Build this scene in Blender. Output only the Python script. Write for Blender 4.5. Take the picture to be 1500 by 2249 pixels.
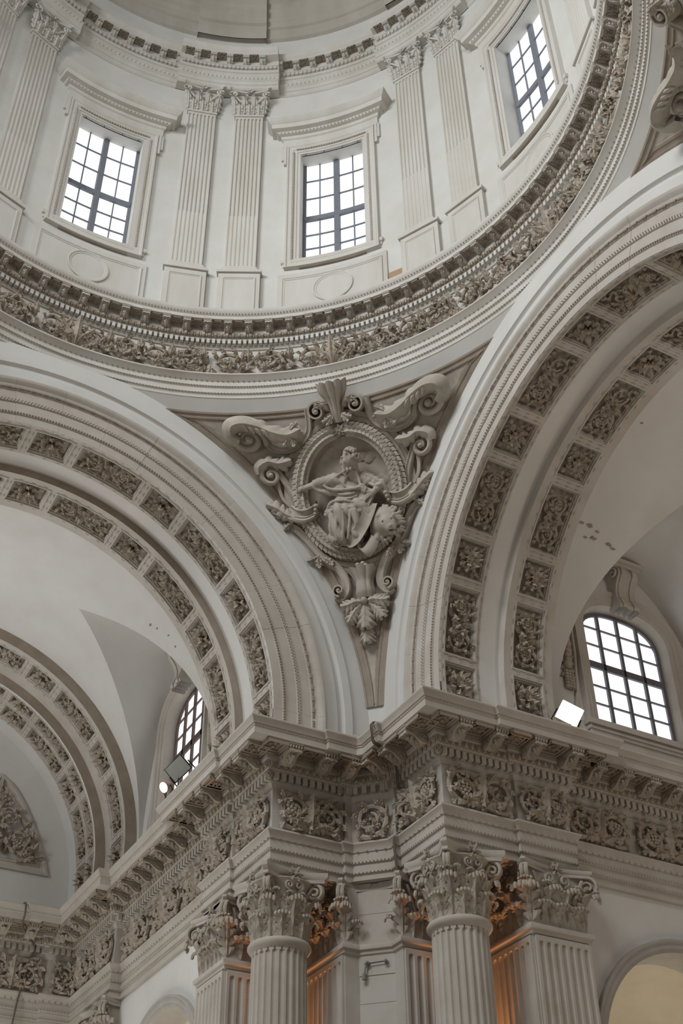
import bpy, math, random
import numpy as np
from mathutils import Matrix, Vector

for _o in list(bpy.data.objects):
    bpy.data.objects.remove(_o)
SC = bpy.context.scene
COL = SC.collection
PI = math.pi
RND = random.Random(7)

# ------------------------------------------------------------------ camera
CAM_POS = np.array([15.964, -5.561, -15.882])
CAM_R = np.array([0.48245, 0.87585, -0.01118])
CAM_U = np.array([0.56060, -0.29894, 0.77225])
CAM_F = np.array([-0.67303, 0.37884, 0.63522])
FPX = 2711.83
cam_d = bpy.data.cameras.new('camera')
cam = bpy.data.objects.new('camera', cam_d)
COL.objects.link(cam)
cam_d.sensor_fit = 'VERTICAL'
cam_d.sensor_height = 36.0
cam_d.lens = FPX * 36.0 / 2249.0
cam_d.clip_end = 500
cam.matrix_world = Matrix(((CAM_R[0], CAM_U[0], -CAM_F[0], CAM_POS[0]),
                           (CAM_R[1], CAM_U[1], -CAM_F[1], CAM_POS[1]),
                           (CAM_R[2], CAM_U[2], -CAM_F[2], CAM_POS[2]), (0, 0, 0, 1)))
SC.camera = cam

# ------------------------------------------------------------------ world, lights, exposure
world = bpy.data.worlds.new('world')
SC.world = world
world.use_nodes = True
_bg = world.node_tree.nodes['Background']
_bg.inputs[0].default_value = (1.0, 0.95, 0.90, 1)
_bg.inputs[1].default_value = 0.10


def area_light(name, loc, target, sx, sy, power, color):
    d = bpy.data.lights.new(name, 'AREA')
    d.shape = 'RECTANGLE'
    d.size, d.size_y, d.energy, d.color = sx, sy, power, color
    o = bpy.data.objects.new(name, d)
    COL.objects.link(o)
    o.location = loc
    o.rotation_euler = (Vector(target) - Vector(loc)).to_track_quat('-Z', 'Y').to_euler()
    return o


# daylight falling from the high windows opposite the right-hand arch
area_light('daylight_transept', (4.0, -24.0, 25.0), (-5, 6, 5), 12, 9, 7400, (0.965, 0.99, 1.0))
# daylight from the drum windows behind the camera
area_light('daylight_drum', (8.5, -8.0, 21.5), (-9, 9, -6), 7, 6, 2100, (0.97, 0.99, 1.0))
# added warm fill from across the right arm, standing for lamps and bounce
area_light('warm_fill_right_arm', (6.6, 17.3, 3.6), (-6, 17.3, 6), 3.0, 3.6, 230, (1.0, 0.86, 0.74))
# added warm fill from low on the nave side, no visible source
area_light('nave_fill', (15.0, 3.0, -15.5), (-8, 10, 2), 10, 10, 260, (1.0, 0.80, 0.62))
# daylight from the windows of the left arm
area_light('daylight_left_arm', (-17.3, -6.6, 3.6), (-17.3, 6, 6), 3.0, 3.6, 480, (0.97, 0.99, 1.0))

# added low fill from the arm opposite the right-hand arch
area_light('low_fill_opposite_arm', (0.0, -27.0, -7.0), (-3, 15, 5), 10, 8, 1000, (1.0, 0.99, 0.97))
# added upward fill in place of bounce off the floor of the two arms
area_light('bounce_fill_left', (-19.0, 0.0, -17.2), (-19.0, 0.01, 5), 8, 9, 1050, (1.0, 0.96, 0.90))
area_light('bounce_fill_right', (0.0, 19.0, -17.2), (0.0, 19.01, 5), 9, 8, 520, (1.0, 0.84, 0.70))

SC.view_settings.view_transform = 'Standard'
SC.view_settings.look = 'None'
SC.view_settings.gamma = 1.0
SC.view_settings.use_curve_mapping = False
SC.view_settings.exposure = -0.15
SC.cycles.max_bounces = 5
SC.cycles.diffuse_bounces = 4
SC.cycles.glossy_bounces = 2
SC.cycles.transmission_bounces = 2
SC.cycles.caustics_reflective = False
SC.cycles.caustics_refractive = False


# ------------------------------------------------------------------ materials
def mat(name, col, dark=None, scale=1.2, amt=0.5, rough=0.85, bump=0.0, bscale=30.0, spec=0.25, streak=False):
    m = bpy.data.materials.new(name)
    m.use_nodes = True
    nt = m.node_tree
    b = nt.nodes['Principled BSDF']
    b.inputs['Roughness'].default_value = rough
    b.inputs['Specular IOR Level'].default_value = spec
    if dark is None:
        dark = tuple(c * k for c, k in zip(col, (0.78, 0.74, 0.68)))
    geo = nt.nodes.new('ShaderNodeNewGeometry')
    mp = nt.nodes.new('ShaderNodeMapping')
    if streak:
        mp.inputs['Scale'].default_value = (1, 1, 0.25)
    nt.links.new(geo.outputs['Position'], mp.inputs['Vector'])
    n1 = nt.nodes.new('ShaderNodeTexNoise')
    n1.inputs['Scale'].default_value = scale
    n1.inputs['Detail'].default_value = 7
    n1.inputs['Roughness'].default_value = 0.62
    nt.links.new(mp.outputs[0], n1.inputs['Vector'])
    rp = nt.nodes.new('ShaderNodeValToRGB')
    rp.color_ramp.elements[0].position = 0.5 - 0.22
    rp.color_ramp.elements[1].position = 0.5 + 0.16
    e0 = tuple(d * amt + c * (1 - amt) for c, d in zip(col, dark))
    rp.color_ramp.elements[0].color = (*e0, 1)
    rp.color_ramp.elements[1].color = (*col, 1)
    nt.links.new(n1.outputs['Fac'], rp.inputs[0])
    nt.links.new(rp.outputs[0], b.inputs['Base Color'])
    if bump:
        n2 = nt.nodes.new('ShaderNodeTexNoise')
        n2.inputs['Scale'].default_value = bscale
        n2.inputs['Detail'].default_value = 4
        nt.links.new(geo.outputs['Position'], n2.inputs['Vector'])
        bp = nt.nodes.new('ShaderNodeBump')
        bp.inputs['Strength'].default_value = bump
        bp.inputs['Distance'].default_value = 0.02
        nt.links.new(n2.outputs['Fac'], bp.inputs['Height'])
        nt.links.new(bp.outputs[0], b.inputs['Normal'])
    return m


def emit(name, col, strength):
    m = bpy.data.materials.new(name)
    m.use_nodes = True
    nt = m.node_tree
    nt.nodes.clear()
    e = nt.nodes.new('ShaderNodeEmission')
    e.inputs[0].default_value = (*col, 1)
    e.inputs[1].default_value = strength
    o = nt.nodes.new('ShaderNodeOutputMaterial')
    nt.links.new(e.outputs[0], o.inputs[0])
    return m


M_PLASTER = mat('lime_plaster', (0.66, 0.655, 0.63), (0.56, 0.54, 0.505), scale=0.55, amt=0.6, rough=0.95)
M_DRUM = mat('drum_plaster', (0.65, 0.645, 0.615), (0.53, 0.51, 0.46), scale=0.7, amt=0.6, rough=0.95)
M_STONE = mat('pale_stone', (0.53, 0.50, 0.455), (0.38, 0.33, 0.27), scale=0.9, amt=0.65, rough=0.85, bump=0.15, bscale=14)
M_DRUMST = mat('drum_stone', (0.62, 0.605, 0.565), (0.47, 0.43, 0.365), scale=0.8, amt=0.65, rough=0.9, bump=0.1, bscale=14, streak=True)
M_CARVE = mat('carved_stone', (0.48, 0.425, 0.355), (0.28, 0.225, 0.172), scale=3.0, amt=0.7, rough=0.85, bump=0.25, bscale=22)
M_BROWN = mat('dusty_shaded_stone', (0.36, 0.305, 0.25), (0.23, 0.185, 0.145), scale=1.6, amt=0.7, rough=0.9, bump=0.2, bscale=18)  # brown of dust; on soffit rosettes and left rib face also painted shade
M_RELIEF = mat('relief_stone', (0.50, 0.46, 0.40), (0.29, 0.245, 0.20), scale=1.8, amt=0.7, rough=0.85, bump=0.15, bscale=16)
M_GREYST = mat('grey_stone', (0.42, 0.405, 0.38), scale=2.0, amt=0.6)
M_YELLOW = mat('ochre_plaster', (0.61, 0.57, 0.48), scale=0.8, amt=0.5, rough=0.95)
M_IRONG = mat('grey_iron', (0.17, 0.17, 0.19), scale=4, rough=0.6)
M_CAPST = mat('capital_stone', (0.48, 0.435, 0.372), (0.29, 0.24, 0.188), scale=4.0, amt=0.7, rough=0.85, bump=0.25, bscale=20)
M_STAIN = mat('peeled_plaster', (0.36, 0.29, 0.22), (0.25, 0.20, 0.15), scale=6, amt=0.8, rough=0.95)
M_GLASSG = mat('dull_lamp_glass', (0.34, 0.35, 0.32), rough=0.25, scale=5)
M_IRON = mat('brown_iron', (0.13, 0.095, 0.085), scale=4, rough=0.6)
M_IRONB = mat('blue_grey_iron', (0.20, 0.215, 0.25), scale=4, rough=0.6)
M_BLACK = mat('black_metal', (0.02, 0.02, 0.02), rough=0.5)
M_LAMPGR = mat('grey_metal', (0.26, 0.27, 0.245), rough=0.5, scale=6)
M_CABLE = mat('cable_rubber', (0.16, 0.13, 0.11), rough=0.6)
M_COPPER = mat('copper_lamp', (0.45, 0.28, 0.19), rough=0.4, scale=6)
M_PANE = emit('daylight_pane', (0.95, 0.97, 1.0), 1.5)
M_DOME = mat('dome_stone', (0.50, 0.47, 0.415), (0.36, 0.325, 0.275), scale=0.8, amt=0.7, rough=0.9, bump=0.1, bscale=10, streak=True)
M_BULB = emit('lit_lamp', (1.0, 0.97, 0.93), 2.2)
M_FLOOD = emit('lit_floodlight', (1.0, 0.99, 0.97), 14.0)

# ------------------------------------------------------------------ mesh helpers


class G:
    """collects geometry as numpy arrays; quads and triangles"""

    def __init__(self):
        self.v, self.q, self.t, self.n = [], [], [], 0

    def add(self, V, quads=None, tris=None):
        V = np.asarray(V, float).reshape(-1, 3)
        self.v.append(V)
        if quads is not None and len(quads):
            self.q.append(np.asarray(quads, int).reshape(-1, 4) + self.n)
        if tris is not None and len(tris):
            self.t.append(np.asarray(tris, int).reshape(-1, 3) + self.n)
        self.n += len(V)
        return self

    def merge(self, g, M=None, fn=None):
        V, q, t = g.arr()
        if M is not None:
            V = V @ np.asarray(M, float)[:3, :3].T + np.asarray(M, float)[:3, 3]
        if fn is not None:
            V = fn(V)
        return self.add(V, q, t)

    def arr(self):
        V = np.concatenate(self.v) if self.v else np.zeros((0, 3))
        q = np.concatenate(self.q) if self.q else np.zeros((0, 4), int)
        t = np.concatenate(self.t) if self.t else np.zeros((0, 3), int)
        return V, q, t

    def map(self, fn):
        V, q, t = self.arr()
        self.v, self.q, self.t = [fn(V)], ([q] if len(q) else []), ([t] if len(t) else [])
        return self

    def grid(self, P, cu=False, cv=False, flip=False):
        P = np.asarray(P, float)
        m, n = P.shape[:2]
        I = np.arange(m * n).reshape(m, n)
        if cu:
            I = np.vstack([I, I[:1]])
        if cv:
            I = np.hstack([I, I[:, :1]])
        q = np.stack([I[:-1, :-1], I[1:, :-1], I[1:, 1:], I[:-1, 1:]], -1).reshape(-1, 4)
        if flip:
            q = q[:, ::-1]
        return self.add(P.reshape(-1, 3), q)

    def box(self, x0, x1, y0, y1, z0, z1):
        V = [(x0, y0, z0), (x1, y0, z0), (x1, y1, z0), (x0, y1, z0), (x0, y0, z1), (x1, y0, z1), (x1, y1, z1), (x0, y1, z1)]
        return self.add(V, [(0, 3, 2, 1), (4, 5, 6, 7), (0, 1, 5, 4), (1, 2, 6, 5), (2, 3, 7, 6), (3, 0, 4, 7)])

    def ball(self, c, r, nu=7, nv=5, sz=1.0):
        th = np.linspace(0, 2 * PI, nu, endpoint=False)
        ph = np.linspace(-PI / 2, PI / 2, nv)
        P = np.stack([np.cos(ph)[:, None] * np.cos(th), np.cos(ph)[:, None] * np.sin(th), np.sin(ph)[:, None] * sz + 0 * th], -1) * r
        return self.grid(P + np.asarray(c, float), cv=True)

    def tube(self, path, rad, n=8, caps=True):
        path = np.asarray(path, float)
        m = len(path)
        rad = np.broadcast_to(np.asarray(rad, float), (m,))
        T = np.gradient(path, axis=0)
        T /= np.linalg.norm(T, axis=1, keepdims=True) + 1e-9
        up = np.array([0, 0, 1.0]) if abs(T[0, 2]) < 0.9 else np.array([1.0, 0, 0])
        N = np.zeros_like(path)
        N[0] = np.cross(np.cross(T[0], up), T[0])
        N[0] /= np.linalg.norm(N[0])
        for i in range(1, m):
            w = N[i - 1] - T[i] * (N[i - 1] @ T[i])
            N[i] = w / (np.linalg.norm(w) + 1e-9)
        B = np.cross(T, N)
        a = np.linspace(0, 2 * PI, n, endpoint=False)
        P = path[:, None] + rad[:, None, None] * (np.cos(a)[None, :, None] * N[:, None] + np.sin(a)[None, :, None] * B[:, None])
        self.grid(P, cv=True)
        if caps:
            for P_, k in ((P[0], 1), (P[-1], -1)):
                c = P_.mean(0)
                self.add(np.vstack([P_, c]), tris=[(i, (i + 1) % n, n)[::k] for i in range(n)])
        return self


def lathe_pts(prof, a0, a1, n):
    """profile list (R,z) round the z axis between azimuths in degrees"""
    a = np.radians(np.linspace(a0, a1, n))
    p = np.asarray(prof, float)
    return np.stack([p[:, 0][:, None] * np.cos(a), p[:, 0][:, None] * np.sin(a), p[:, 1][:, None] + 0 * a], -1)


def build(name, g, material, parent=None, smooth=38, loc=None):
    V, q, t = g.arr()
    me = bpy.data.meshes.new(name)
    nl = len(q) * 4 + len(t) * 3
    me.vertices.add(len(V))
    me.vertices.foreach_set('co', V.astype(np.float32).ravel())
    me.loops.add(nl)
    me.loops.foreach_set('vertex_index', np.concatenate([q.ravel(), t.ravel()]).astype(np.int32))
    me.polygons.add(len(q) + len(t))
    me.polygons.foreach_set('loop_start', np.concatenate([np.arange(len(q)) * 4, len(q) * 4 + np.arange(len(t)) * 3]).astype(np.int32))
    me.update(calc_edges=True)
    me.validate()
    me.materials.append(material)
    if not smooth:
        me.shade_flat()
    if smooth:
        me.shade_smooth()
        me.set_sharp_from_angle(angle=math.radians(smooth))
    o = bpy.data.objects.new(name, me)
    COL.objects.link(o)
    if parent is not None:
        o.parent = parent
    if loc is not None:
        o.location = loc
    return o


def tag(o, label=None, cat=None, group=None, kind=None):
    if label:
        o['label'] = label
    if cat:
        o['category'] = cat
    if group:
        o['group'] = group
    if kind:
        o['kind'] = kind
    return o


def empty(name, label=None, cat=None, group=None, kind=None, loc=(0, 0, 0)):
    o = bpy.data.objects.new(name, None)
    COL.objects.link(o)
    o.location = loc
    o.empty_display_size = 0.2
    return tag(o, label, cat, group, kind)


def inst(name, me, parent=None, M=None):
    o = bpy.data.objects.new(name, me)
    COL.objects.link(o)
    if parent is not None:
        o.parent = parent
    if M is not None:
        o.matrix_basis = M
    return o


def seen(p, margin=220):
    """is a world point inside the view, with a wide margin all round"""
    v = np.asarray(p, float) - CAM_POS
    w = v @ CAM_F
    if w < 1:
        return False
    x = 750 + FPX * (v @ CAM_R) / w
    y = 1124.5 - FPX * (v @ CAM_U) / w
    return -margin < x < 1500 + margin and -margin < y < 2249 + margin


def wpos(o):
    """world position of the middle of an object's mesh (no depsgraph needed)"""
    M = o.matrix_basis.copy()
    p = o.parent
    while p is not None:
        M = p.matrix_basis @ M
        p = p.parent
    if o.data is not None and hasattr(o.data, 'vertices') and len(o.data.vertices):
        k = 'ctr'
        c = CTR.get(o.data.name)
        if c is None:
            a = np.empty(len(o.data.vertices) * 3, np.float32)
            o.data.vertices.foreach_get('co', a)
            a = a.reshape(-1, 3)
            c = tuple((a.min(0) + a.max(0)) / 2)
            CTR[o.data.name] = c
        return M @ Vector(c)
    return M.translation


CTR = {}
REFL = Matrix(((0, -1, 0, 0), (-1, 0, 0, 0), (0, 0, 1, 0), (0, 0, 0, 1)))


def copy_tree(o, M, parent=None, cull=True, top=True, keep=None):
    """copy a thing with its parts; M is applied in front of the top-level matrix"""
    c = o.copy()
    COL.objects.link(c)
    if top:
        c.matrix_basis = M @ o.matrix_basis
    c.parent = parent
    kids = [k for k in o.children]
    for k in kids:
        if keep is not None and not keep(k):
            continue
        n = copy_tree(k, M, c, cull, False, keep)
        if cull and n is not None and k.data is not None and not k.children:
            if not seen(wpos(n), 260) and n.get('big') is None:
                bpy.data.objects.remove(n)
    return c


def cull_children(o):
    for k in list(o.children):
        if k.data is not None and not k.children and k.get('big') is None and not seen(wpos(k), 260):
            bpy.data.objects.remove(k)
        elif k.children:
            cull_children(k)
            if not k.get('big') and not seen(wpos(k), 300):
                for kk in list(k.children):
                    bpy.data.objects.remove(kk)
                bpy.data.objects.remove(k)
# ------------------------------------------------------------------ ornament kit (flat frame: u along, v across, w out of the ground)


def leaf(L, W, h=0.08, lobes=4, bend=0.0, curl=0.25, nc=7, prof=None, droop=0.22):
    """a lobed acanthus leaf: grid of points, root at origin, growing along +u"""
    m = lobes * 4 + 1
    t = np.linspace(0, 1, m)
    env = (0.38 + 0.62 * np.sin(PI * np.clip(t * 0.86 + 0.10, 0, 1))) * (1 - 0.9 * t ** 5)
    lob = 0.44 + 0.56 * np.abs(np.sin(PI * ((t * lobes) % 1.0001))) ** 0.75
    hw = 0.5 * W * env * lob
    a = bend * t
    dl = L / (m - 1)
    cu = np.concatenate([[0], np.cumsum(np.cos(a[:-1]))]) * dl
    cv = np.concatenate([[0], np.cumsum(np.sin(a[:-1]))]) * dl
    if prof is None:
        z = h * np.sin(PI * np.clip(t * 0.9, 0, 1)) ** 0.8 + curl * h * np.clip((t - 0.62) / 0.38, 0, 1) ** 1.5
    else:
        z = prof(t)
    s = np.linspace(-1, 1, nc)
    lat = s[None] * hw[:, None]
    fwd = 0.55 * hw[:, None] * np.abs(s[None]) ** 1.4
    u = cu[:, None] + np.cos(a)[:, None] * fwd - np.sin(a)[:, None] * lat
    v = cv[:, None] + np.sin(a)[:, None] * fwd + np.cos(a)[:, None] * lat
    ridge = 0.16 * W * env[:, None] * (1 - np.abs(s[None])) ** 1.6
    flut = 0.075 * W * env[:, None] * np.cos(3 * PI * s[None])
    w = z[:, None] + ridge + flut - droop * hw[:, None] * s[None] ** 2 * 2
    return np.stack([u, v, w], -1)


def put(P, ang, u, v, w=0.0, mir=False):
    P = np.array(P, float)
    if mir:
        P[..., 1] *= -1
    c, s = math.cos(ang), math.sin(ang)
    Q = P.copy()
    Q[..., 0] = c * P[..., 0] - s * P[..., 1] + u
    Q[..., 1] = s * P[..., 0] + c * P[..., 1] + v
    Q[..., 2] += w
    return Q


def grapes(g, u, v, size, ang=-PI / 2, w=0.0, rnd=RND):
    r = size * 0.15
    for row, k in enumerate((4, 4, 3, 2, 1)):
        for j in range(k):
            du = (j - (k - 1) / 2) * r * 1.8
            dv = row * r * 1.6
            c, s = math.cos(ang), math.sin(ang)
            g.ball((u + c * dv - s * du, v + s * dv + c * du, w + r * (1.1 + 0.8 * (1 - abs(j - (k - 1) / 2) / 2.5))), r, 6, 4)


def rosette(g, u, v, R, h, n=8, two=True, rnd=RND, tw=0.0):
    P = leaf(R * 1.02, R * 0.62, h * 0.8, 3, bend=tw, curl=0.9)
    for i in range(n):
        g.grid(put(P, 2 * PI * i / n, u, v))
    if two:
        P = leaf(R * 0.66, R * 0.46, h * 0.9, 2, bend=-tw, curl=1.2)
        for i in range(n - 2):
            g.grid(put(P, 2 * PI * (i + 0.5) / (n - 2), u, v, h * 0.35))
    g.ball((u, v, h * 0.9), R * 0.20, 8, 5)
    for i in range(6):
        a = 2 * PI * i / 6
        g.ball((u + R * 0.17 * math.cos(a), v + R * 0.17 * math.sin(a), h * 1.0), R * 0.09, 5, 4)


def volute(g, u, v, R, a0, turns, d, h, r=None, heart='flower', leaves=True, rnd=RND, w0=0.0):
    """a spiral stem with leaves thrown off its outer side and a flower or grapes at its heart"""
    r = r or R * 0.12
    n = int(26 * turns)
    t = np.linspace(0, 1, n)
    ph = a0 + d * 2 * PI * turns * t
    rad = R * (1 - 0.72 * t ** 0.8)
    path = np.stack([u + rad * np.cos(ph), v + rad * np.sin(ph), w0 + h * (0.35 + 0.35 * t)], -1)
    g.tube(path, r * (1.15 - 0.55 * t), 6)
    if leaves:
        k = int(7 * turns)
        for i in range(k):
            tt = (i + 0.5) / k * 0.85
            p = a0 + d * 2 * PI * turns * tt
            rr = R * (1 - 0.72 * tt ** 0.8)
            L = R * (0.62 - 0.25 * tt) * rnd.uniform(0.85, 1.15)
            P = leaf(L, L * 0.72, h * 0.75, 3, bend=d * 0.9, curl=0.9)
            hd = p + d * PI / 2
            g.grid(put(P, hd - d * 0.62, u + rr * math.cos(p), v + rr * math.sin(p), w0 + h * 0.25))
            if i % 2 == 0:
                P = leaf(L * 0.8, L * 0.6, h * 0.75, 3, bend=d * 1.2, curl=0.8)
                g.grid(put(P, hd + d * 0.55, u + rr * math.cos(p), v + rr * math.sin(p), w0 + h * 0.3))
    if heart == 'flower':
        rosette(g, u, v, R * 0.40, h * 0.55, 6, False)
        g.map(lambda V: V)
    elif heart == 'grapes':
        grapes(g, u, v + R * 0.22, R * 0.75, -PI / 2 + rnd.uniform(-.4, .4), w0 + h * 0.3)
    elif heart == 'bud':
        g.ball((u, v, w0 + h * 0.55), R * 0.22, 7, 5)


def palmette(g, u, v, H, W, h, ang=PI / 2, n=5):
    """upright spray of acanthus leaves"""
    for i in range(n):
        k = (i - (n - 1) / 2) / max(1, (n - 1) / 2)
        L = H * (1 - 0.32 * abs(k))
        P = leaf(L, L * 0.50, h * 0.8, 5, bend=-k * 1.1, curl=1.3, nc=9)
        g.grid(put(P, ang - k * 0.75, u, v, h * 0.2 * (1 - abs(k))))
    g.ball((u, v, h * 0.5), W * 0.09, 7, 5)


def scroll_relief(w, h, n, seed, dep=0.16, heart=('grapes', 'flower'), spray=True):
    """relief filling a w x h field, centred on the origin, with n spirals"""
    g = G()
    rnd = random.Random(seed)
    pitch = w / n
    R = min(0.47 * h, 0.50 * pitch) * 1.04
    for k in range(n):
        u = -w / 2 + pitch * (k + 0.5)
        d = 1 if k % 2 == 0 else -1
        sgn = 1 if (k // 1) % 2 == 0 else -1
        volute(g, u, 0.03 * h * sgn, R, -sgn * PI / 2 - 0.5 * d, 1.55, d, dep, R * 0.13, heart[k % len(heart)], True, rnd)
        if k + 1 < n:
            um = u + pitch / 2
            t = np.linspace(0, 1, 12)
            pa = np.stack([um + pitch * 0.35 * (t - 0.5) * 2, d * h * 0.40 * np.cos(PI * t) * -1, dep * 0.35 + 0 * t], -1)
            g.tube(pa, R * 0.11 * (1.1 - 0.2 * t), 6)
            if spray:
                for sg in (1, -1):
                    P = leaf(h * 0.40, h * 0.20, dep * 0.7, 3, curl=1.0)
                    g.grid(put(P, sg * PI / 2, um, 0.04 * h * sg, dep * 0.2))
                    for b in (1, -1):
                        P = leaf(h * 0.30, h * 0.16, dep * 0.6, 3, bend=b * sg * -0.8, curl=1.0)
                        g.grid(put(P, sg * PI / 2 + b * 0.6, um, 0.10 * h * sg, dep * 0.15))
    for su in (-1, 1):
        for sv in (-1, 1):
            P = leaf(h * 0.30, h * 0.17, dep * 0.6, 3, bend=0.6 * su * sv, curl=0.8)
            g.grid(put(P, math.atan2(sv, su), su * (w / 2 - 0.30 * h), sv * 0.26 * h, dep * 0.1))
    # keep inside the field
    V, q, t = g.arr()
    V[:, 0] = np.clip(V[:, 0], -w / 2, w / 2)
    V[:, 1] = np.clip(V[:, 1], -h / 2, h / 2)
    V[:, 2] = np.maximum(V[:, 2], -0.01)
    o = G()
    o.add(V, q, t)
    return o


def rosette_relief(w, h, seed, dep=0.17):
    g = G()
    rnd = random.Random(seed)
    R = 0.5 * min(w, h)
    rosette(g, 0, 0, R * 0.98, dep, 8, True, rnd, tw=rnd.choice((-0.5, 0.5)))
    for su in (-1, 1):
        for sv in (-1, 1):
            P = leaf(R * 0.62, R * 0.40, dep * 0.7, 3, curl=0.8)
            g.grid(put(P, math.atan2(sv * h, su * w), su * w * 0.24, sv * h * 0.24, dep * 0.05))
    V, q, t = g.arr()
    V[:, 0] = np.clip(V[:, 0], -w / 2, w / 2)
    V[:, 1] = np.clip(V[:, 1], -h / 2, h / 2)
    V[:, 2] = np.maximum(V[:, 2], -0.01)
    o = G()
    o.add(V, q, t)
    return o


def modillion(W, D, H):
    """scrolled bracket: x = width, y = outward (0 at wall .. D), z down from 0"""
    g = G()
    # S profile in (y,z)
    y = np.array([0, .10, .25, .42, .60, .78, .92, 1.0, 1.0, .97, .90]) * D
    zb = -np.array([1.0, 1.02, 1.0, .84, .60, .50, .58, .62, .52, .34, .22]) * H
    xs = np.array([-.5, -.44, -.40, -.30, -.12, -.06, 0, .06, .12, .30, .40, .44, .5]) * W * 0.82
    dz = np.array([0, 0, .05, .05, .05, 0, -.03, 0, .05, .05, .05, 0, 0]) * H
    P = np.zeros((len(xs), len(y), 3))
    for i, x in enumerate(xs):
        P[i, :, 0] = x
        P[i, :, 1] = y
        P[i, :, 2] = zb + dz[i]
    g.grid(P, flip=True)
    for sx in (-1, 1):
        x = sx * 0.5 * W * 0.82
        Q = np.zeros((2, len(y), 3))
        Q[0, :, 0] = Q[1, :, 0] = x
        Q[0, :, 1] = Q[1, :, 1] = y
        Q[0, :, 2] = zb
        Q[1, :, 2] = -0.14 * H
        g.grid(Q, flip=sx > 0)
    for sx in (-1, 1):
        for yc, zc_, rr_ in ((.20, .66, .26), (.86, .42, .15)):
            t = np.linspace(0, 1, 16)
            ph = 2 * PI * 1.3 * t
            r_ = rr_ * H * (1 - .7 * t)
            g.tube(np.stack([sx * W * .42 + 0 * t, yc * D + r_ * np.cos(ph), -zc_ * H + r_ * np.sin(ph)], -1), .05 * H, 4, False)
    # leaf under the bracket
    Pl = leaf(D * 0.62, W * 0.55, 0.04, 3, curl=1.2)
    Q = np.zeros_like(Pl)
    Q[..., 0] = Pl[..., 1]
    Q[..., 1] = D * 0.25 + Pl[..., 0]
    Q[..., 2] = -H * (1.0 - 0.62 * Pl[..., 0] / D) - Pl[..., 2] * 1.2
    g.grid(Q)
    # cap moulding and its row of small leaves
    g.box(-W / 2, W / 2, 0, D * 1.06, -0.09 * H, 0.0)
    g.box(-W * 0.46, W * 0.46, 0, D * 1.02, -0.17 * H, -0.09 * H)
    for i in range(5):
        x = (i - 2) * W * 0.19
        g.ball((x, D * 1.0, -0.24 * H), W * 0.085, 6, 4, 1.5)
    return g


def fluted_column_pts(r0, r1, z0, z1, nfl=24, depth=0.055, nz=8):
    """shaft from z0 (bottom, radius r0) to z1 (top, radius r1) with round-headed flutes"""
    k = 8
    a = np.linspace(0, 2 * PI, nfl * k, endpoint=False)
    ph = (np.arange(nfl * k) % k) / k
    cut = np.where(ph < 0.25, 0, np.sin(PI * (ph - 0.25) / 0.75)) ** 0.6
    zz = np.concatenate([np.linspace(z0, z1 - 0.30, nz), z1 - 0.30 + np.array([.06, .10, .13, .15, .165, .175, .30])])
    P = np.zeros((len(zz), len(a), 3))
    for i, z in enumerate(zz):
        f = (z - z0) / (z1 - z0)
        r = r0 + (r1 - r0) * f ** 1.3
        e = z - (z1 - 0.30)
        if e <= 0:
            c = cut
        else:
            lim = math.sqrt(max(0, 1 - (e / 0.175) ** 2)) if e < 0.175 else 0
            x = np.abs(ph - 0.625) / 0.375
            c = np.where(x < lim, cut, 0)
        rr = r - depth * c
        P[i, :, 0] = rr * np.cos(a)
        P[i, :, 1] = rr * np.sin(a)
        P[i, :, 2] = z
    return P


def fluted_face(wd, z0, z1, nfl, depth=0.05, cable=None):
    """flat fluted face: x in -wd/2..wd/2, y=0 (outward -y), from z0 to z1"""
    k = 8
    pitch = wd / (nfl + 0.33)
    xs, cut, cen = [-wd / 2], [0.0], [9.0]
    for i in range(nfl):
        c = -wd / 2 + pitch * (0.165 + i + 0.5)
        for j in range(k + 1):
            f = j / k
            xs.append(c + (f - 0.5) * pitch * 0.70)
            cut.append(math.sin(PI * f) ** 0.6 if 0 < j < k else 0.0)
            cen.append(abs(f - 0.5) * 2)
    xs.append(wd / 2)
    cut.append(0.0)
    cen.append(9.0)
    xs, cut, cen = map(np.array, (xs, cut, cen))
    zz = [z0, z0 + 0.12, z0 + 0.125]
    if cable:
        zz += [cable - 0.01, cable + 0.01]
    zz += [z1 - 0.28, z1 - 0.20, z1 - 0.16, z1 - 0.13, z1 - 0.12, z1]
    P = np.zeros((len(xs), len(zz), 3))
    for j, z in enumerate(zz):
        if z <= z0 + 0.12 or z >= z1 - 0.12:
            c = 0 * cut
        elif z > z1 - 0.285:
            lim = math.sqrt(max(0.0, 1 - ((z - (z1 - 0.28)) / 0.16) ** 2))
            c = np.where(cen < lim + 1e-6, cut, 0)
        elif cable and z <= cable:
            c = .45 * cut
        else:
            c = cut
        P[:, j, 0] = xs
        P[:, j, 1] = depth * c
        P[:, j, 2] = z
    g = G()
    g.grid(P)
    return g
# ------------------------------------------------------------------ dome drum
AZ0, AZ1 = 30.0, 236.0


def cylmap(R):
    """flat (u to the viewer's right, v up, w inward) -> round the z axis at azimuth 0"""
    def f(V):
        a = -V[:, 0] / R
        r = R - V[:, 2]
        return np.stack([r * np.cos(a), r * np.sin(a), V[:, 1]], 1)
    return f


def cbox(g, u0, u1, v0, v1, w0, w1, n=6):
    u = np.linspace(u0, u1, n + 1)
    ring = [(v0, w0), (v0, w1), (v1, w1), (v1, w0)]
    P = np.array([[(x, v, w) for v, w in ring] for x in u])
    g.grid(P, cv=True, flip=True)
    for i, k in ((0, 1), (-1, -1)):
        g.add(P[i], [(0, 1, 2, 3)[::k]])
    return g


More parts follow.
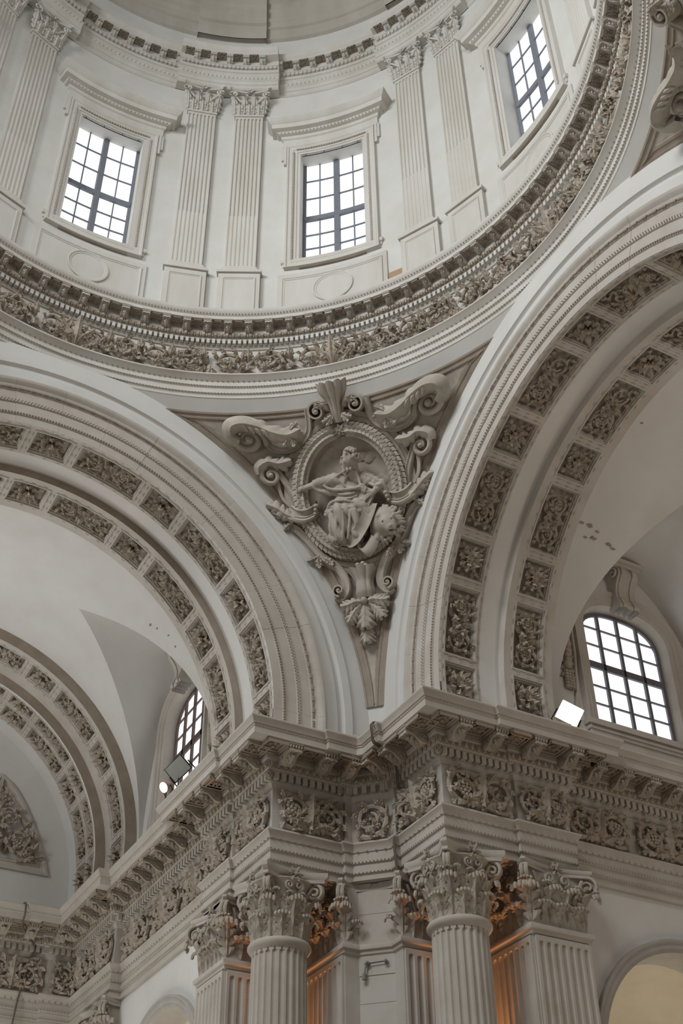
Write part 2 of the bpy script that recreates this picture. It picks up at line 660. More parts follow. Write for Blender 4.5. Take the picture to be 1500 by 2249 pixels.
def rect_sweep(g, u0, u1, v0, v1, prof, ns=6, nv=1, close=True):
    """moulding round a rectangle: prof = (offset outward, height)"""
    fr = [(i / ns, 0) for i in range(ns)] + [(1, i / nv) for i in range(nv)] + [(1 - i / ns, 1) for i in range(ns)] + [(0, 1 - i / nv) for i in range(nv)]
    P = np.array([[(u0 - o + (u1 - u0 + 2 * o) * a, v0 - o + (v1 - v0 + 2 * o) * b, w) for a, b in fr] for o, w in prof])
    return g.grid(P, cv=True)


def hprof(g, u0, u1, prof, n=8, ends=True):
    """horizontal moulding: prof = (v, w) swept along u, returned at the ends by the same projection"""
    us = np.linspace(0, 1, n + 1)
    P = np.array([[((u0 - w) + (u1 - u0 + 2 * w) * a, v, w) for v, w in prof] for a in us])
    g.grid(P)
    for i, k in ((0, -1), (-1, 1)):
        Q = np.stack([P[i], P[i] * [1, 1, 0]], 0)
        g.grid(Q, flip=k > 0)
    return g


RW = 10.5
# wall with openings
g = G()
zs = [14.2, 17.5, 23.5, 29.0]
brk = []
for c in (45, 90, 135, 180, 225):
    brk += [(c - 6.5), (c + 6.5)]
edges = [AZ0] + brk + [AZ1]
for i in range(len(edges) - 1):
    a0, a1 = edges[i], edges[i + 1]
    if a0 >= a1:
        continue
    n = max(4, int((a1 - a0) / 1.5))
    for j in range(3):
        if i % 2 == 1 and j == 1:
            continue
        g.grid(lathe_pts([(RW, zs[j]), (RW, zs[j + 1])], a0, a1, n))
for c in (45, 90, 135, 180, 225):     # reveals
    for z in (17.5, 23.5):
        g.grid(lathe_pts([(RW, z), (RW + 0.75, z + (0.1 if z > 20 else 0.0))], c - 6.5, c + 6.5, 8))
    for s in (-6.5, 6.5):
        a = math.radians(c + s)
        g.grid(np.array([[(r * math.cos(a), r * math.sin(a), z) for z in (17.5, 23.6)] for r in (RW, RW + 0.75)]))
wall_drum = build('wall_drum', g, M_DRUM)
tag(wall_drum, 'pale plastered round drum wall under the dome, pierced by tall windows', 'wall', kind='structure')

# window module, built once at azimuth 0
def drum_window_parts(root):
    u = 1.19
    g = G()
    rect_sweep(g, -u, u, 17.5, 23.5, [(0, 0), (0, .05), (.10, .05), (.11, .08), (.24, .08), (.26, .11), (.40, .11), (.44, .15), (.50, .15), (.52, 0)], 8)
    for s in (-1, 1):
        cbox(g, s * 1.71 - .10 * (s < 0), s * 1.71 + .10 * (s > 0), 22.9, 24.05, 0, .12, 1)
        cbox(g, s * 1.80 - .0 - .10 * (s < 0), s * 1.80 + .10 * (s > 0), 23.2, 24.05, 0, .09, 1)
    build('surround', g.map(cylmap(RW)), M_DRUMST, root)
    g = G()
    for k in range(62):
        z = 17.45 + k * 0.10
        for s in (-1, 1):
            g.ball((s * (u + .25), z, .11), .055, 5, 4)
    for k in range(27):
        g.ball((-1.3 + k * .10, 23.75, .11), .055, 5, 4)
    b = build('bead_row', g.map(cylmap(RW)), M_STONE, root)
    b['kind'] = 'stuff'
    g = G()
    hprof(g, -1.75, 1.75, [(24.02, 0), (24.02, .10), (24.40, .10), (24.44, .16), (24.56, .18), (24.58, .30), (24.66, .34), (24.68, .50), (24.90, .52), (24.93, .58), (25.08, .68), (25.10, .70), (25.16, .70), (25.22, 0)], 10)
    build('hood', g.map(cylmap(RW)), M_DRUMST, root)
    g = G()
    for k in range(30):
        g.ball((-2.05 + k * .1414, 24.62, .31), .045, 5, 4)
    b = build('egg_row', g.map(cylmap(RW)), M_STONE, root)
    b['kind'] = 'stuff'
    g = G()
    hprof(g, -1.72, 1.72, [(17.12, 0), (17.12, .04), (17.26, .05), (17.28, .09), (17.36, .11), (17.42, .11), (17.46, 0)], 8)
    build('sill', g.map(cylmap(RW)), M_DRUMST, root)
    g = G()
    cbox(g, -1.18, 1.18, 16.96, 17.08, .01, .085, 8)
    build('vent_slot', g.map(cylmap(RW)), M_BROWN, root)
    g = G()
    cbox(g, -1.92, 1.92, 14.3, 16.70, 0, .07, 10)
    rect_sweep(g, -1.70, 1.70, 14.5, 16.42, [(.06, .07), (.06, .115), (.03, .115), (.0, .085), (-.04, .085), (-.04, .07)], 8)
    build('apron', g.map(cylmap(RW)), M_DRUMST, root)
    g = G()
    a = np.linspace(0, 2 * PI, 40, endpoint=False)
    pr = [(1.14, .07), (1.14, .12), (1.06, .13), (1.0, .10), (.94, .10), (.9, .08), (0.0, .09)]
    P = np.array([[(.62 * k * math.cos(x), 15.72 + .60 * k * math.sin(x), w) for x in a] for k, w in pr])
    g.grid(P, cv=True)
    build('oval_boss', g.map(cylmap(RW)), M_DRUMST, root)
    # iron sash and panes at R = 11.1
    RG = 11.1
    hw, z0, z1 = 1.20, 17.55, 23.9
    zm = 20.35
    g = G()
    cbox(g, -hw - .1, hw + .1, z0 - .1, z0 + .08, -.06, .06, 6)
    cbox(g, -hw - .1, hw + .1, z1 - .25, z1 + .1, -.06, .06, 6)
    for s in (-1, 1):
        cbox(g, s * hw - .06, s * hw + .06, z0, z1, -.06, .06, 1)
    cbox(g, -.10, .10, z0, z1, -.07, .09, 1)
    cbox(g, -hw, hw, zm - .11, zm + .11, -.07, .09, 6)
    build('sash_frame', g.map(cylmap(RG)), M_IRONB, root)
    rows = [z0 + .08 + (zm - .14 - z0 - .08) * k for k in (0, .12, .41, .70, 1)]
    rows2 = [zm + .14 + (z1 - .25 - zm - .14) * k for k in (0, .333, .667, 1)]
    bar = G()
    cols = [-hw + .06, -(hw + .07) / 2, -.13, .13, (hw + .07) / 2, hw - .06]
    for x in (cols[1], cols[4]):
        cbox(bar, x - .022, x + .022, z0, z1, -.03, .05, 1)
    for z in rows[1:-1] + rows2[1:-1]:
        cbox(bar, -hw, hw, z - .022, z + .022, -.03, .05, 6)
    build('glazing_bar', bar.map(cylmap(RG)), M_IRONB, root)
    for c0, c1 in ((0, 1), (1, 2), (3, 4), (4, 5)):
        for rr in (rows, rows2):
            for k in range(len(rr) - 1):
                gp = G()
                cbox(gp, cols[c0] - .01, cols[c1] + .01, rr[k] - .01, rr[k + 1] + .01, -.02, 0.0, 1)
                build('pane', gp.map(cylmap(RG)), M_PANE, root, smooth=0)
    # curtain rail under the lintel
    g = G()
    x = np.linspace(-1.12, 1.12, 8)
    g.tube(np.stack([x, 0 * x + 23.42, 0 * x + .0], -1), .018, 6)
    for k in (-1, -.3, .4, 1):
        g.tube([(k, 23.42, 0), (k, 23.55, -.02)], .015, 5)
    build('rail', g.map(cylmap(RW)), M_BLACK, root)


win0 = empty('window_1', kind='structure')
drum_window_parts(win0)
win0.rotation_euler = (0, 0, PI)
tag(win0, 'tall grid window in drum, first from the left edge', 'window', kind='structure')
for n, (azm, lab) in enumerate(((135, 'tall grid window in drum directly above the carved medallion'), (90, 'tall grid window in drum, highest at right beside modillion ring'), (225, 'drum window cut off past the far left pilaster'))):
    w = copy_tree(win0, Matrix.Rotation(math.radians(azm - 180), 4, 'Z'), cull=False)
    w.name = 'window_%d' % (n + 2)
    tag(w, lab)


# ---- flat Corinthian capital for pilasters: front faces +y=out; x width; z from 0 (bottom) to H
def flat_capital(W, H, out=0.18, nlow=3, side=True):
    g = G()
    body = [(0, 0), (.9 * H, .0)]
    # bell block slightly flaring
    P = np.array([[(-W / 2 * (1 + .10 * k), 0, z), (-W / 2 * (1 + .10 * k), out * .55 + .1 * k * out, z), (W / 2 * (1 + .10 * k), out * .55 + .1 * k * out, z), (W / 2 * (1 + .10 * k), 0, z)] for k, z in ((0, 0), (0.2, .5 * H), (1, .86 * H))])
    g.grid(P, flip=True)

    def cap_leaf(x, z0, L, w, reach, dirx=0.0):
        Pl = leaf(L, w, 0, 4, prof=lambda t: 0 * t, droop=.12)
        t = Pl[..., 0] / L
        Q = np.zeros_like(Pl)
        bendz = np.where(t < .72, t, .72 + .16 * np.sin((t - .72) / .28 * PI * .95))
        rr = reach * (t ** 2 * .5 + np.clip((t - .6) / .4, 0, 1) ** 1.5 * .8)
        Q[..., 0] = x + Pl[..., 1] + dirx * rr
        Q[..., 1] = out * .6 + rr + Pl[..., 2]
        Q[..., 2] = z0 + bendz * L * 1.0
        g.grid(Q)
    for i in range(nlow):
        cap_leaf((i - (nlow - 1) / 2) * W / nlow * 1.02, 0, .40 * H, W / nlow * 1.0, out * .75)
    for i in range(nlow + 1):
        k = (i - nlow / 2) / (nlow / 2)
        cap_leaf(k * W * .5, .05 * H, .68 * H, W / nlow * .85, out * .95, .35 * k)
    # volutes at corners and inner helices
    for s in (-1, 1):
        for cx, cz, R, d in ((s * W * .60, .76 * H, .12 * H, s), (s * W * .14, .76 * H, .075 * H, -s)):
            t = np.linspace(0, 1, 26)
            ph = (-PI / 2 if True else 0) + d * (-1) * 2 * PI * 1.4 * t + (0)
            rad = R * (1 - .78 * t)
            path = np.stack([cx + rad * np.cos(ph), out * (1.15 if abs(cx) > W * .3 else .85) + .02 + 0 * t + .03 * t, cz + rad * np.sin(ph)], -1)
            g.tube(path, R * .22, 6)
        # stalk
        t = np.linspace(0, 1, 8)
        g.tube(np.stack([s * W * (.22 + .34 * t), out * (.7 + .45 * t), H * (.42 + .27 * t ** .7)], -1), .028 * H, 6)
        g.tube(np.stack([s * W * (.22 - .10 * t), out * (.7 + .15 * t), H * (.42 + .30 * t ** .7)], -1), .02 * H, 6)
        cap_leaf(s * W * .50, .40 * H, .36 * H, W * .26, out * .9, s * .6)
    # abacus, hollow in the middle
    xs = np.linspace(-1, 1, 13)
    yo = out * (1.05 + .55 * np.abs(xs) ** 2.2)
    for z0, z1, k in ((.88, .94, .94), (.94, 1.0, 1.03)):
        A = np.array([[(x * W * .68 * k, 0, z0 * H), (x * W * .68 * k, y * k, z0 * H), (x * W * .68 * k, y * k, z1 * H), (x * W * .68 * k, 0, z1 * H)] for x, y in zip(xs, yo)])
        g.grid(A)
        for i, kk in ((0, 1), (-1, -1)):
            g.add(A[i], [(0, 1, 2, 3)[::kk]])
    # flower
    f = G()
    rosette(f, 0, 0, .11 * H, .05 * H, 6, False)
    V, q, t = f.arr()
    g.add(np.stack([V[:, 0], out * 1.08 + V[:, 2], .93 * H + V[:, 1]], 1), q, t)
    return g


# pilaster module at azimuth 0: local x right(u), out = inward; built with a frame matrix
def wall_frame(R, azdeg, z=0.0):
    """matrix taking (x right, y out of the wall, z up) to the drum wall at an azimuth"""
    a = math.radians(azdeg)
    return Matrix(((math.sin(a), -math.cos(a), 0, R * math.cos(a)), (-math.cos(a), -math.sin(a), 0, R * math.sin(a)), (0, 0, 1, z), (0, 0, 0, 1)))


def drum_pilaster():
    root = empty('drum_pilaster', 'x', 'pilaster', 'paired fluted pilasters of the drum')
    g = fluted_face(1.06, 17.02, 26.0, 7, .055, cable=19.9)
    V, q, t = g.arr()
    V[:, 1] = .17 - V[:, 1]
    g = G()
    g.add(V, q[:, ::-1], t)
    for s in (-1, 1):
        g.add([(s * .53, .17, 17.02), (s * .53, .17, 26.0), (s * .53, -.12, 26.0), (s * .53, -.12, 17.02)], [(0, 1, 2, 3)[::s]])
    build('shaft', g, M_DRUMST, root, smooth=30)
    g = G()
    g.box(-.60, .60, -.1, .24, 16.86, 16.95)
    g.box(-.57, .57, -.1, .21, 16.95, 17.05)
    build('base', g, M_DRUMST, root)
    g = G()
    g.box(-.70, .70, -.1, .20, 14.2, 16.72)
    hp = [(16.72, .20), (16.74, .27), (16.86, .27), (16.88, .2)]
    g.box(-.76, .76, -.1, .27, 16.74, 16.86)
    Vr = G()
    rect_sweep(Vr, -.50, .50, 14.55, 16.45, [(.05, .2), (.05, .235), (.02, .235), (0, .21), (-.03, .21), (-.03, .2)], 1)
    V, q, t = Vr.arr()
    g.add(V[:, [0, 2, 1]], q, t)
    build('pedestal', g, M_DRUMST, root)
    g = G()
    g.box(-.57, .57, -.1, .22, 25.98, 26.08)
    build('astragal', g, M_DRUMST, root)
    g = flat_capital(1.10, 1.50, .32, 3)
    V, q, t = g.arr()
    V[:, 2] += 26.08
    g = G()
    g.add(V, q, t)
    build('capital', g, M_DRUMST, root)
    return root


pil0 = drum_pilaster()
first = True
LABP = {(157.5, 5): 'fluted drum pilaster left of the middle pair, between two windows', (157.5, -5): 'fluted drum pilaster beside the middle window, on its left',
        (112.5, 5): 'fluted drum pilaster right after the middle window', (112.5, -5): 'fluted drum pilaster beside the high right window',
        (202.5, -5): 'fluted drum pilaster at the far left picture edge', (202.5, 5): 'fluted drum pilaster cut off past the far left one',
        (67.5, 5): 'fluted drum pilaster past the high right window', (67.5, -5): 'fluted drum pilaster last behind the modillion ring at right'}
for pc in (157.5, 112.5, 202.5, 67.5):
    for s in (5, -5):
        M = wall_frame(RW, pc + s)
        if first:
            pil0.matrix_basis = M
            o = pil0
            first = False
        else:
            o = copy_tree(pil0, M @ pil0.matrix_basis.inverted(), cull=False)
        tag(o, LABP[(pc, s)])


# ------------------------------------------------------------------ entablature above the pilasters
def upper_prof(b):
    return [(10.7, 27.5), (b, 27.5), (b - .06, 27.55), (b - .06, 27.72), (b - .10, 27.74), (b - .10, 27.92), (b - .20, 28.0), (b - .22, 28.06), (b, 28.1), (b, 28.66),
            (b - .05, 28.68), (b - .08, 28.78), (b - .08, 28.96), (b - .16, 29.0), (b - .16, 29.28), (b - .45, 29.30), (b - .45, 29.48), (b - .50, 29.52), (b - .56, 29.66), (b - .56, 29.72), (b + .2, 29.78)]


trim_up = empty('trim_2', 'moulded entablature with modillions round the top of the drum', 'cornice', kind='structure')
g = G()
g.grid(lathe_pts(upper_prof(10.48), AZ0, AZ1, 140))
o = build('entablature_ring', g, M_DRUMST, trim_up, smooth=30)
for pc in (67.5, 112.5, 157.5, 202.5):
    g = G()
    P = lathe_pts(upper_prof(10.12), pc - 11.2, pc + 11.2, 18)
    # returned ends
    g.grid(P)
    for i in (0, -1):
        Q = P[:, i].copy()
        r = np.hypot(Q[:, 0], Q[:, 1])
        B = Q.copy()
        B[:, 0] *= 10.6 / r
        B[:, 1] *= 10.6 / r
        g.grid(np.stack([Q, B], 0), flip=i == 0)
    build('ressaut', g, M_DRUMST, trim_up, smooth=30)
mod_s = modillion(.28, .30, .24)
V, q, t = mod_s.arr()
gm = G()
gm.add(V, q, t)
_m = build('modillion', gm, M_DRUMST, trim_up)
MOD_S = _m.data
bpy.data.objects.remove(_m)
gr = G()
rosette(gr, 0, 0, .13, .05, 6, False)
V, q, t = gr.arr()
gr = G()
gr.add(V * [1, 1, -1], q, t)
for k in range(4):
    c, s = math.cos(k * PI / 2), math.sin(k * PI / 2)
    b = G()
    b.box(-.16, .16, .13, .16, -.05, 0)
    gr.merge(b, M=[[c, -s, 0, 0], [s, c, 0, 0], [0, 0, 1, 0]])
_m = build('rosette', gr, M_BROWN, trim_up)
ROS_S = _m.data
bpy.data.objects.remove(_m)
dent = G()
for k in range(96):
    azm = 135 + (k - 48) * 3.75
    if not (AZ0 < azm < AZ1):
        continue
    pc = round((azm - 22.5) / 45) * 45 + 22.5
    b = 10.12 if abs(azm - pc) < 11.0 else 10.48
    M = wall_frame(b - .16, azm, 29.29)
    if seen(M.translation):
        inst('modillion', MOD_S, trim_up, M)
        inst('rosette', ROS_S, trim_up, wall_frame(b - .33, azm + 1.875, 29.295))
    for j in range(4):
        a2 = azm + j * .9375
        pc = round((a2 - 22.5) / 45) * 45 + 22.5
        b = 10.12 if abs(a2 - pc) < 11.1 else 10.48
        bx = G()
        bx.box(-.05, .05, -.02, .09, 0, .15)
        dent.merge(bx, M=np.array(wall_frame(b - .08, a2, 28.79)))
        bx = G()
        bx.ball((0, 0, 0), .05, 5, 4)
        dent.merge(bx, M=np.array(wall_frame(b - .20, a2, 28.03)))
o = build('dentil_row', dent, M_DRUMST, trim_up, smooth=0)
o['kind'] = 'stuff'

# ------------------------------------------------------------------ dome springing above the drum
ceil_dome = empty('ceiling_dome', 'stepped stone springing of the dome above the drum', 'ceiling', kind='structure')
g = G()
g.grid(lathe_pts([(10.25, 29.7), (10.25, 31.2)], AZ0, AZ1, 120))
build('attic_band', g, M_DRUM, ceil_dome)
g = G()
g.grid(lathe_pts([(10.25, 31.2), (10.10, 31.25), (10.10, 31.9), (10.0, 31.95), (9.98, 32.3), (9.88, 32.4), (9.86, 32.8), (9.76, 32.9), (9.74, 33.4), (10.2, 33.45)], AZ0, AZ1, 120))
build('stepped_band', g, M_DOME, ceil_dome, smooth=30)
for pc in (67.5, 112.5, 157.5, 202.5):
    g = G()
    P = lathe_pts([(9.98, 31.1), (9.92, 31.3), (9.92, 31.95), (9.80, 32.0), (9.78, 32.35), (9.66, 32.45), (9.64, 32.85), (9.54, 32.95), (9.52, 33.5), (10.2, 33.55)], pc - 8.0, pc + 8.0, 12)
    g.grid(P)
    for i in (0, -1):
        Q = P[:, i].copy()
        r = np.hypot(Q[:, 0], Q[:, 1])
        B = Q.copy()
        B[:, 0] *= 10.4 / r
        B[:, 1] *= 10.4 / r
        g.grid(np.stack([Q, B], 0), flip=i == 0)
    build('pier_base', g, M_DOME, ceil_dome, smooth=30)
g = G()
ph = np.radians(np.linspace(0, 80, 30))
g.grid(lathe_pts([(10.1 * math.cos(x), 33.45 + 10.1 * math.sin(x)) for x in ph], AZ0, AZ1, 100))
build('dome_shell', g, M_DOME, ceil_dome)
for pc in (67.5, 112.5, 157.5, 202.5):
    for s in (-5, 5):
        g = G()
        g.grid(lathe_pts([(9.9 * math.cos(x), 33.45 + 9.9 * math.sin(x)) for x in ph], pc + s - 2.4, pc + s + 2.4, 4))
        build('dome_rib', g, M_DOME, ceil_dome)

# ------------------------------------------------------------------ great ring cornice below the drum
ring = empty('trim_1', 'great carved ring cornice with modillions and acanthus frieze under the drum', 'cornice', kind='structure')
prof_arch = [(10.62, 10.95), (10.47, 11.0), (10.46, 11.13), (10.41, 11.16), (10.405, 11.37), (10.35, 11.41), (10.345, 11.57), (10.30, 11.60), (10.22, 11.68), (10.15, 11.72), (10.15, 11.77), (10.50, 11.80)]
g = G()
g.grid(lathe_pts(prof_arch, AZ0, AZ1, 150))
build('architrave', g, M_DRUMST, ring, smooth=30)
g = G()
g.grid(lathe_pts([(10.50, 11.79), (10.50, 13.13)], AZ0, AZ1, 150))
build('frieze_ground', g, M_DRUMST, ring)
g = G()
g.grid(lathe_pts([(10.50, 13.13), (10.45, 13.14), (10.43, 13.2), (10.40, 13.24), (10.46, 13.25), (10.46, 13.43), (10.33, 13.45), (10.30, 13.52), (10.25, 13.66), (10.24, 13.72), (10.26, 13.74), (10.26, 13.93),
                  (9.87, 13.93), (9.86, 14.06), (9.82, 14.09), (9.80, 14.13), (9.77, 14.16), (9.745, 14.24), (9.74, 14.30), (10.6, 14.33)], AZ0, AZ1, 150))
build('cornice', g, M_DRUMST, ring, smooth=30)
sm = G()
for k in range(384):
    azm = AZ0 + 1 + k * 0.9375 / 1.0 * 0.99
    if azm > AZ1:
        break
    W_ = np.array(wall_frame(10.38, azm, 13.26))
    bx = G()
    bx.box(-.048, .048, -.10, .11, -.01, .175)
    sm.merge(bx, M=W_)
o = build('dentil_row', sm, M_DRUMST, ring, smooth=0)
o['kind'] = 'stuff'
sm = G()
for k in range(int((AZ1 - AZ0) / 1.05)):
    sm2 = G()
    sm2.ball((0, 0, 0), .08, 6, 4, 1.25)
    sm2.box(.075, .105, -.05, .03, -.08, .08)
    sm.merge(sm2, M=np.array(wall_frame(10.25, AZ0 + k * 1.05, 13.585)))
o = build('egg_and_dart', sm, M_CARVE, ring)
o['kind'] = 'stuff'
sm = G()
for R_, z_, st in ((10.40, 11.145, .55), (10.345, 11.39, .5), (10.31, 11.585, .9), (9.80, 14.11, .6)):
    for k in range(int((AZ1 - AZ0) / st)):
        a = math.radians(AZ0 + k * st)
        sm.ball((R_ * math.cos(a), R_ * math.sin(a), z_), .028, 4, 3)
o = build('bead_row', sm, M_BROWN, ring)
o['kind'] = 'stuff'
gm = modillion(.27, .40, .27)
_m = build('modillion', gm, M_STONE, ring)
MOD_R = _m.data
bpy.data.objects.remove(_m)
gr = G()
rosette(gr, 0, 0, .115, .05, 6, False)
V, q, t = gr.arr()
gr = G()
gr.add(V * [1, 1, -1], q, t)
for k in range(4):
    c, s = math.cos(k * PI / 2), math.sin(k * PI / 2)
    b = G()
    b.box(-.15, .15, .12, .15, -.03, 0.01)
    gr.merge(b, M=[[c, -s, 0, 0], [s, c, 0, 0], [0, 0, 1, 0]])
_m = build('rosette', gr, M_CARVE, ring)
ROS_R = _m.data
bpy.data.objects.remove(_m)
for k in range(96):
    azm = 135 + (k - 48) * 3.75
    if not (AZ0 < azm < AZ1):
        continue
    M = wall_frame(10.26, azm, 13.93)
    if seen(M.translation):
        inst('modillion', MOD_R, ring, M)
        inst('rosette', ROS_R, ring, wall_frame(10.07, azm + 1.875, 13.925))


def ring_unit(seed, up):
    arc = math.radians(22.5) * 10.46
    g = scroll_relief(arc * .97, 1.10, 3 if up else 4, seed, .34, heart=('flower', 'grapes', 'bud'))
    p = G()
    if up:
        palmette(p, 0, -.52, 1.08, .8, .34, PI / 2, 5)
        for s in (-1, 1):
            for k in range(3):
                p.grid(put(leaf(.50, .30, .18, 4, bend=-s * 1.2, curl=1.0), PI / 2 - s * (.7 + .45 * k), s * .12, -.40 + .25 * k, .06))
            grapes(p, s * .46, .10, .46, -PI / 2, .12)
            grapes(p, s * .36, -.28, .36, -PI / 2, .10)
    else:
        for s in (-1, 1):
            for k in range(3):
                p.grid(put(leaf(.62, .30, .18, 4, bend=s * 1.0, curl=1.0), PI / 2 * s + .5 * (k - 1), .1 * (k - 1), s * .02, .06))
    g.merge(p, M=[[1, 0, 0, arc / 2], [0, 1, 0, 0], [0, 0, 1, 0]])
    return g


units = []
for sd, up in ((11, True), (12, False), (13, True), (14, False)):
    g = ring_unit(sd, up)
    V, q, t = g.arr()
    V[:, 1] += 12.38
    g = G()
    g.add(V, q, t)
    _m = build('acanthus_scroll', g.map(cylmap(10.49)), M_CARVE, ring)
    units.append(_m.data)
    bpy.data.objects.remove(_m)
for k in range(9):
    azm = 135 + 11.25 + (k - 5) * 22.5
    inst('acanthus_scroll', units[(k - 5) % 4], ring, Matrix.Rotation(math.radians(azm), 4, 'Z'))

# ------------------------------------------------------------------ church floor far below
g = G()
g.add([(-30, -30, -17.5), (32, -30, -17.5), (32, 30, -17.5), (-30, 30, -17.5)], [(0, 1, 2, 3)])
flo = build('floor', g, mat('floor_marble', (0.34, 0.29, 0.24), scale=0.6), smooth=0)
tag(flo, 'worn marble floor of the church below the crossing', 'floor', kind='structure')
# ------------------------------------------------------------------ crossing arches, ribs and vaults (left arm, then mirrored)
ZC = 1.19
AF = 10.265           # distance of the crossing arch faces


def archmap(r, d0=0.0):
    """flat (u along the arc from the crown toward the pier, v depth into the arm, w inward) -> left-arm arch, about the arch axis"""
    def f(V):
        th = V[:, 0] / r
        rad = r - V[:, 2]
        return np.stack([-(d0 + V[:, 1]), rad * np.sin(th), rad * np.cos(th)], 1)
    return f


R_A = 7.0
CELL_S, CELL_R = math.radians(11.2) * R_A, math.radians(18.5) * R_A


def coffer(arc, wid, rim=.13, rec=.27):
    """coffer frame: flat border, bead rows, stepped recess; centred u, v from 0 to wid"""
    g = G()
    u1, v0, v1 = arc / 2, 0.0, wid
    a, b0, b1 = u1 - rim, v0 + .14, v1 - .14
    nu = 6
    prof = [(rim, 0.0), (.05, 0.0), (.05, .02), (.0, .02), (-.015, -.03), (-.04, -.05), (-.045, -.10), (-.07, -.11), (-.075, -rec)]
    # outer border: rectangle to rectangle (outer offset differs on the two axes)
    fr = [(i / nu, 0) for i in range(nu)] + [(1, 0)] + [(1 - i / nu, 1) for i in range(nu)] + [(0, 1)]
    rows = [[(-u1 + 2 * u1 * s, v0 + (v1 - v0) * t, 0.0) for s, t in fr]]
    for o, w in prof[1:]:
        rows.append([(-a - o + 2 * (a + o) * s, b0 - o + (b1 - b0 + 2 * o) * t, w) for s, t in fr])
    g.grid(np.array(rows), cv=True)
    # back of the coffer
    n = 7
    us = np.linspace(-a + .075, a - .075, n)
    g.grid(np.array([[(x, b0 + .075, -rec), (x, b1 - .075, -rec)] for x in us]))
    # groups of small beads on the bars
    def beads(x0, y0, x1, y1, k):
        for i in range(k):
            for j in (-1, 0, 1):
                f = (i + .5) / k + j * .035 * (1.2 / max(.5, abs(x1 - x0) + abs(y1 - y0)))
                g.box(x0 + (x1 - x0) * f - .013, x0 + (x1 - x0) * f + .013, y0 + (y1 - y0) * f - .013, y0 + (y1 - y0) * f + .013, 0, .022)
    k = int(round(arc / .42))
    beads(-u1 + .1, .055, u1 - .1, .055, k)
    beads(-u1 + .1, wid - .055, u1 - .1, wid - .055, k)
    for s in (-1, 1):
        beads(s * (u1 - .055), .12, s * (u1 - .055), wid - .12, 3)
    return g, a, (b0, b1)


WID_A = 1.24
COF = {}
for nm, arc in (('s', CELL_S), ('r', CELL_R)):
    g, a, (b0, b1) = coffer(arc, WID_A)
    _m = build('coffer', g.map(archmap(R_A)), M_STONE, None, smooth=30)
    COF[nm] = _m.data
    bpy.data.objects.remove(_m)
    hw, hh = 2 * (a - .08), (b1 - b0) - .16
    for k in range(3):
        if nm == 's':
            rg = rosette_relief(hw, hh, 31 + k, .30)
        else:
            rg = scroll_relief(hw, hh, 2, 41 + k, .29, heart=('flower', 'grapes') if k % 2 else ('grapes', 'flower'))
        V, q, t = rg.arr()
        V[:, 1] += (b0 + b1) / 2
        V[:, 2] -= .27
        rg = G()
        rg.add(V, q, t)
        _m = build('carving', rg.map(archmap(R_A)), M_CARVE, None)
        COF[nm + str(k)] = _m.data
        bpy.data.objects.remove(_m)


def coffer_band(parent, d0, r, th0=0.0):
    """13 coffers over the arch; parent sits at the arch axis"""
    k = r / R_A
    pos = [(0, 's')]
    for s in (-1, 1):
        pos += [(s * 14.85, 'r'), (s * 29.7, 's'), (s * 44.55, 'r'), (s * 59.4, 's'), (s * 74.25, 'r'), (s * 89.1, 's')]
    for i, (an, ty) in enumerate(sorted(pos)):
        M = Matrix.Translation((-d0, 0, 0)) @ Matrix.Rotation(-math.radians(an), 4, 'X') @ Matrix.Diagonal((1, k, k, 1))
        c = inst('coffer', COF[ty], parent, M)
        inst('flower_carving' if ty == 's' else 'scroll_carving', COF[ty + str(i % 3)], c, None)
    return


def arch_soffit(g, r, d0, d1, n=72, below=1.6):
    """plain soffit strip with straight stilts"""
    th = np.radians(np.linspace(-90, 90, n))
    ys = np.concatenate([[-r], r * np.sin(th), [r]])
    zs = np.concatenate([[-below], r * np.cos(th), [-below]])
    g.grid(np.array([[(-d, y, z) for y, z in zip(ys, zs)] for d in (d0, d1)]))


def arch_face(g, r0, r1, d, n=72, below=1.6, flip=False):
    th = np.radians(np.linspace(-90, 90, n))
    rows = []
    for r in (r0, r1):
        ys = np.concatenate([[-r], r * np.sin(th), [r]])
        zs = np.concatenate([[-below], r * np.cos(th), [-below]])
        rows.append([(-d, y, z) for y, z in zip(ys, zs)])
    g.grid(np.array(rows), flip=flip)


# archivolt voussoir (profile: radius, projection toward the crossing)
VP = [(7.0, -.02), (7.0, .04), (7.26, .04), (7.27, .075), (7.34, .075), (7.35, .05), (7.69, .05), (7.70, .09), (7.80, .09), (7.81, .065), (8.12, .065), (8.13, .10), (8.22, .11), (8.24, .12), (8.30, .13), (8.38, .20), (8.42, .22), (8.49, .22), (8.49, -.05)]


def voussoir(deg):
    g = G()
    h = math.radians(deg / 2) - .00025
    th = np.linspace(-h, h, 6)
    P = np.array([[(-AF + p, r * math.sin(t), r * math.cos(t)) for t in th] for r, p in VP])
    g.grid(P)
    for i in (0, -1):
        Q = P[:, i].copy()
        B = Q.copy()
        B[:, 0] = -AF - .05
        g.grid(np.stack([Q, B], 0), flip=i == 0)
    return g


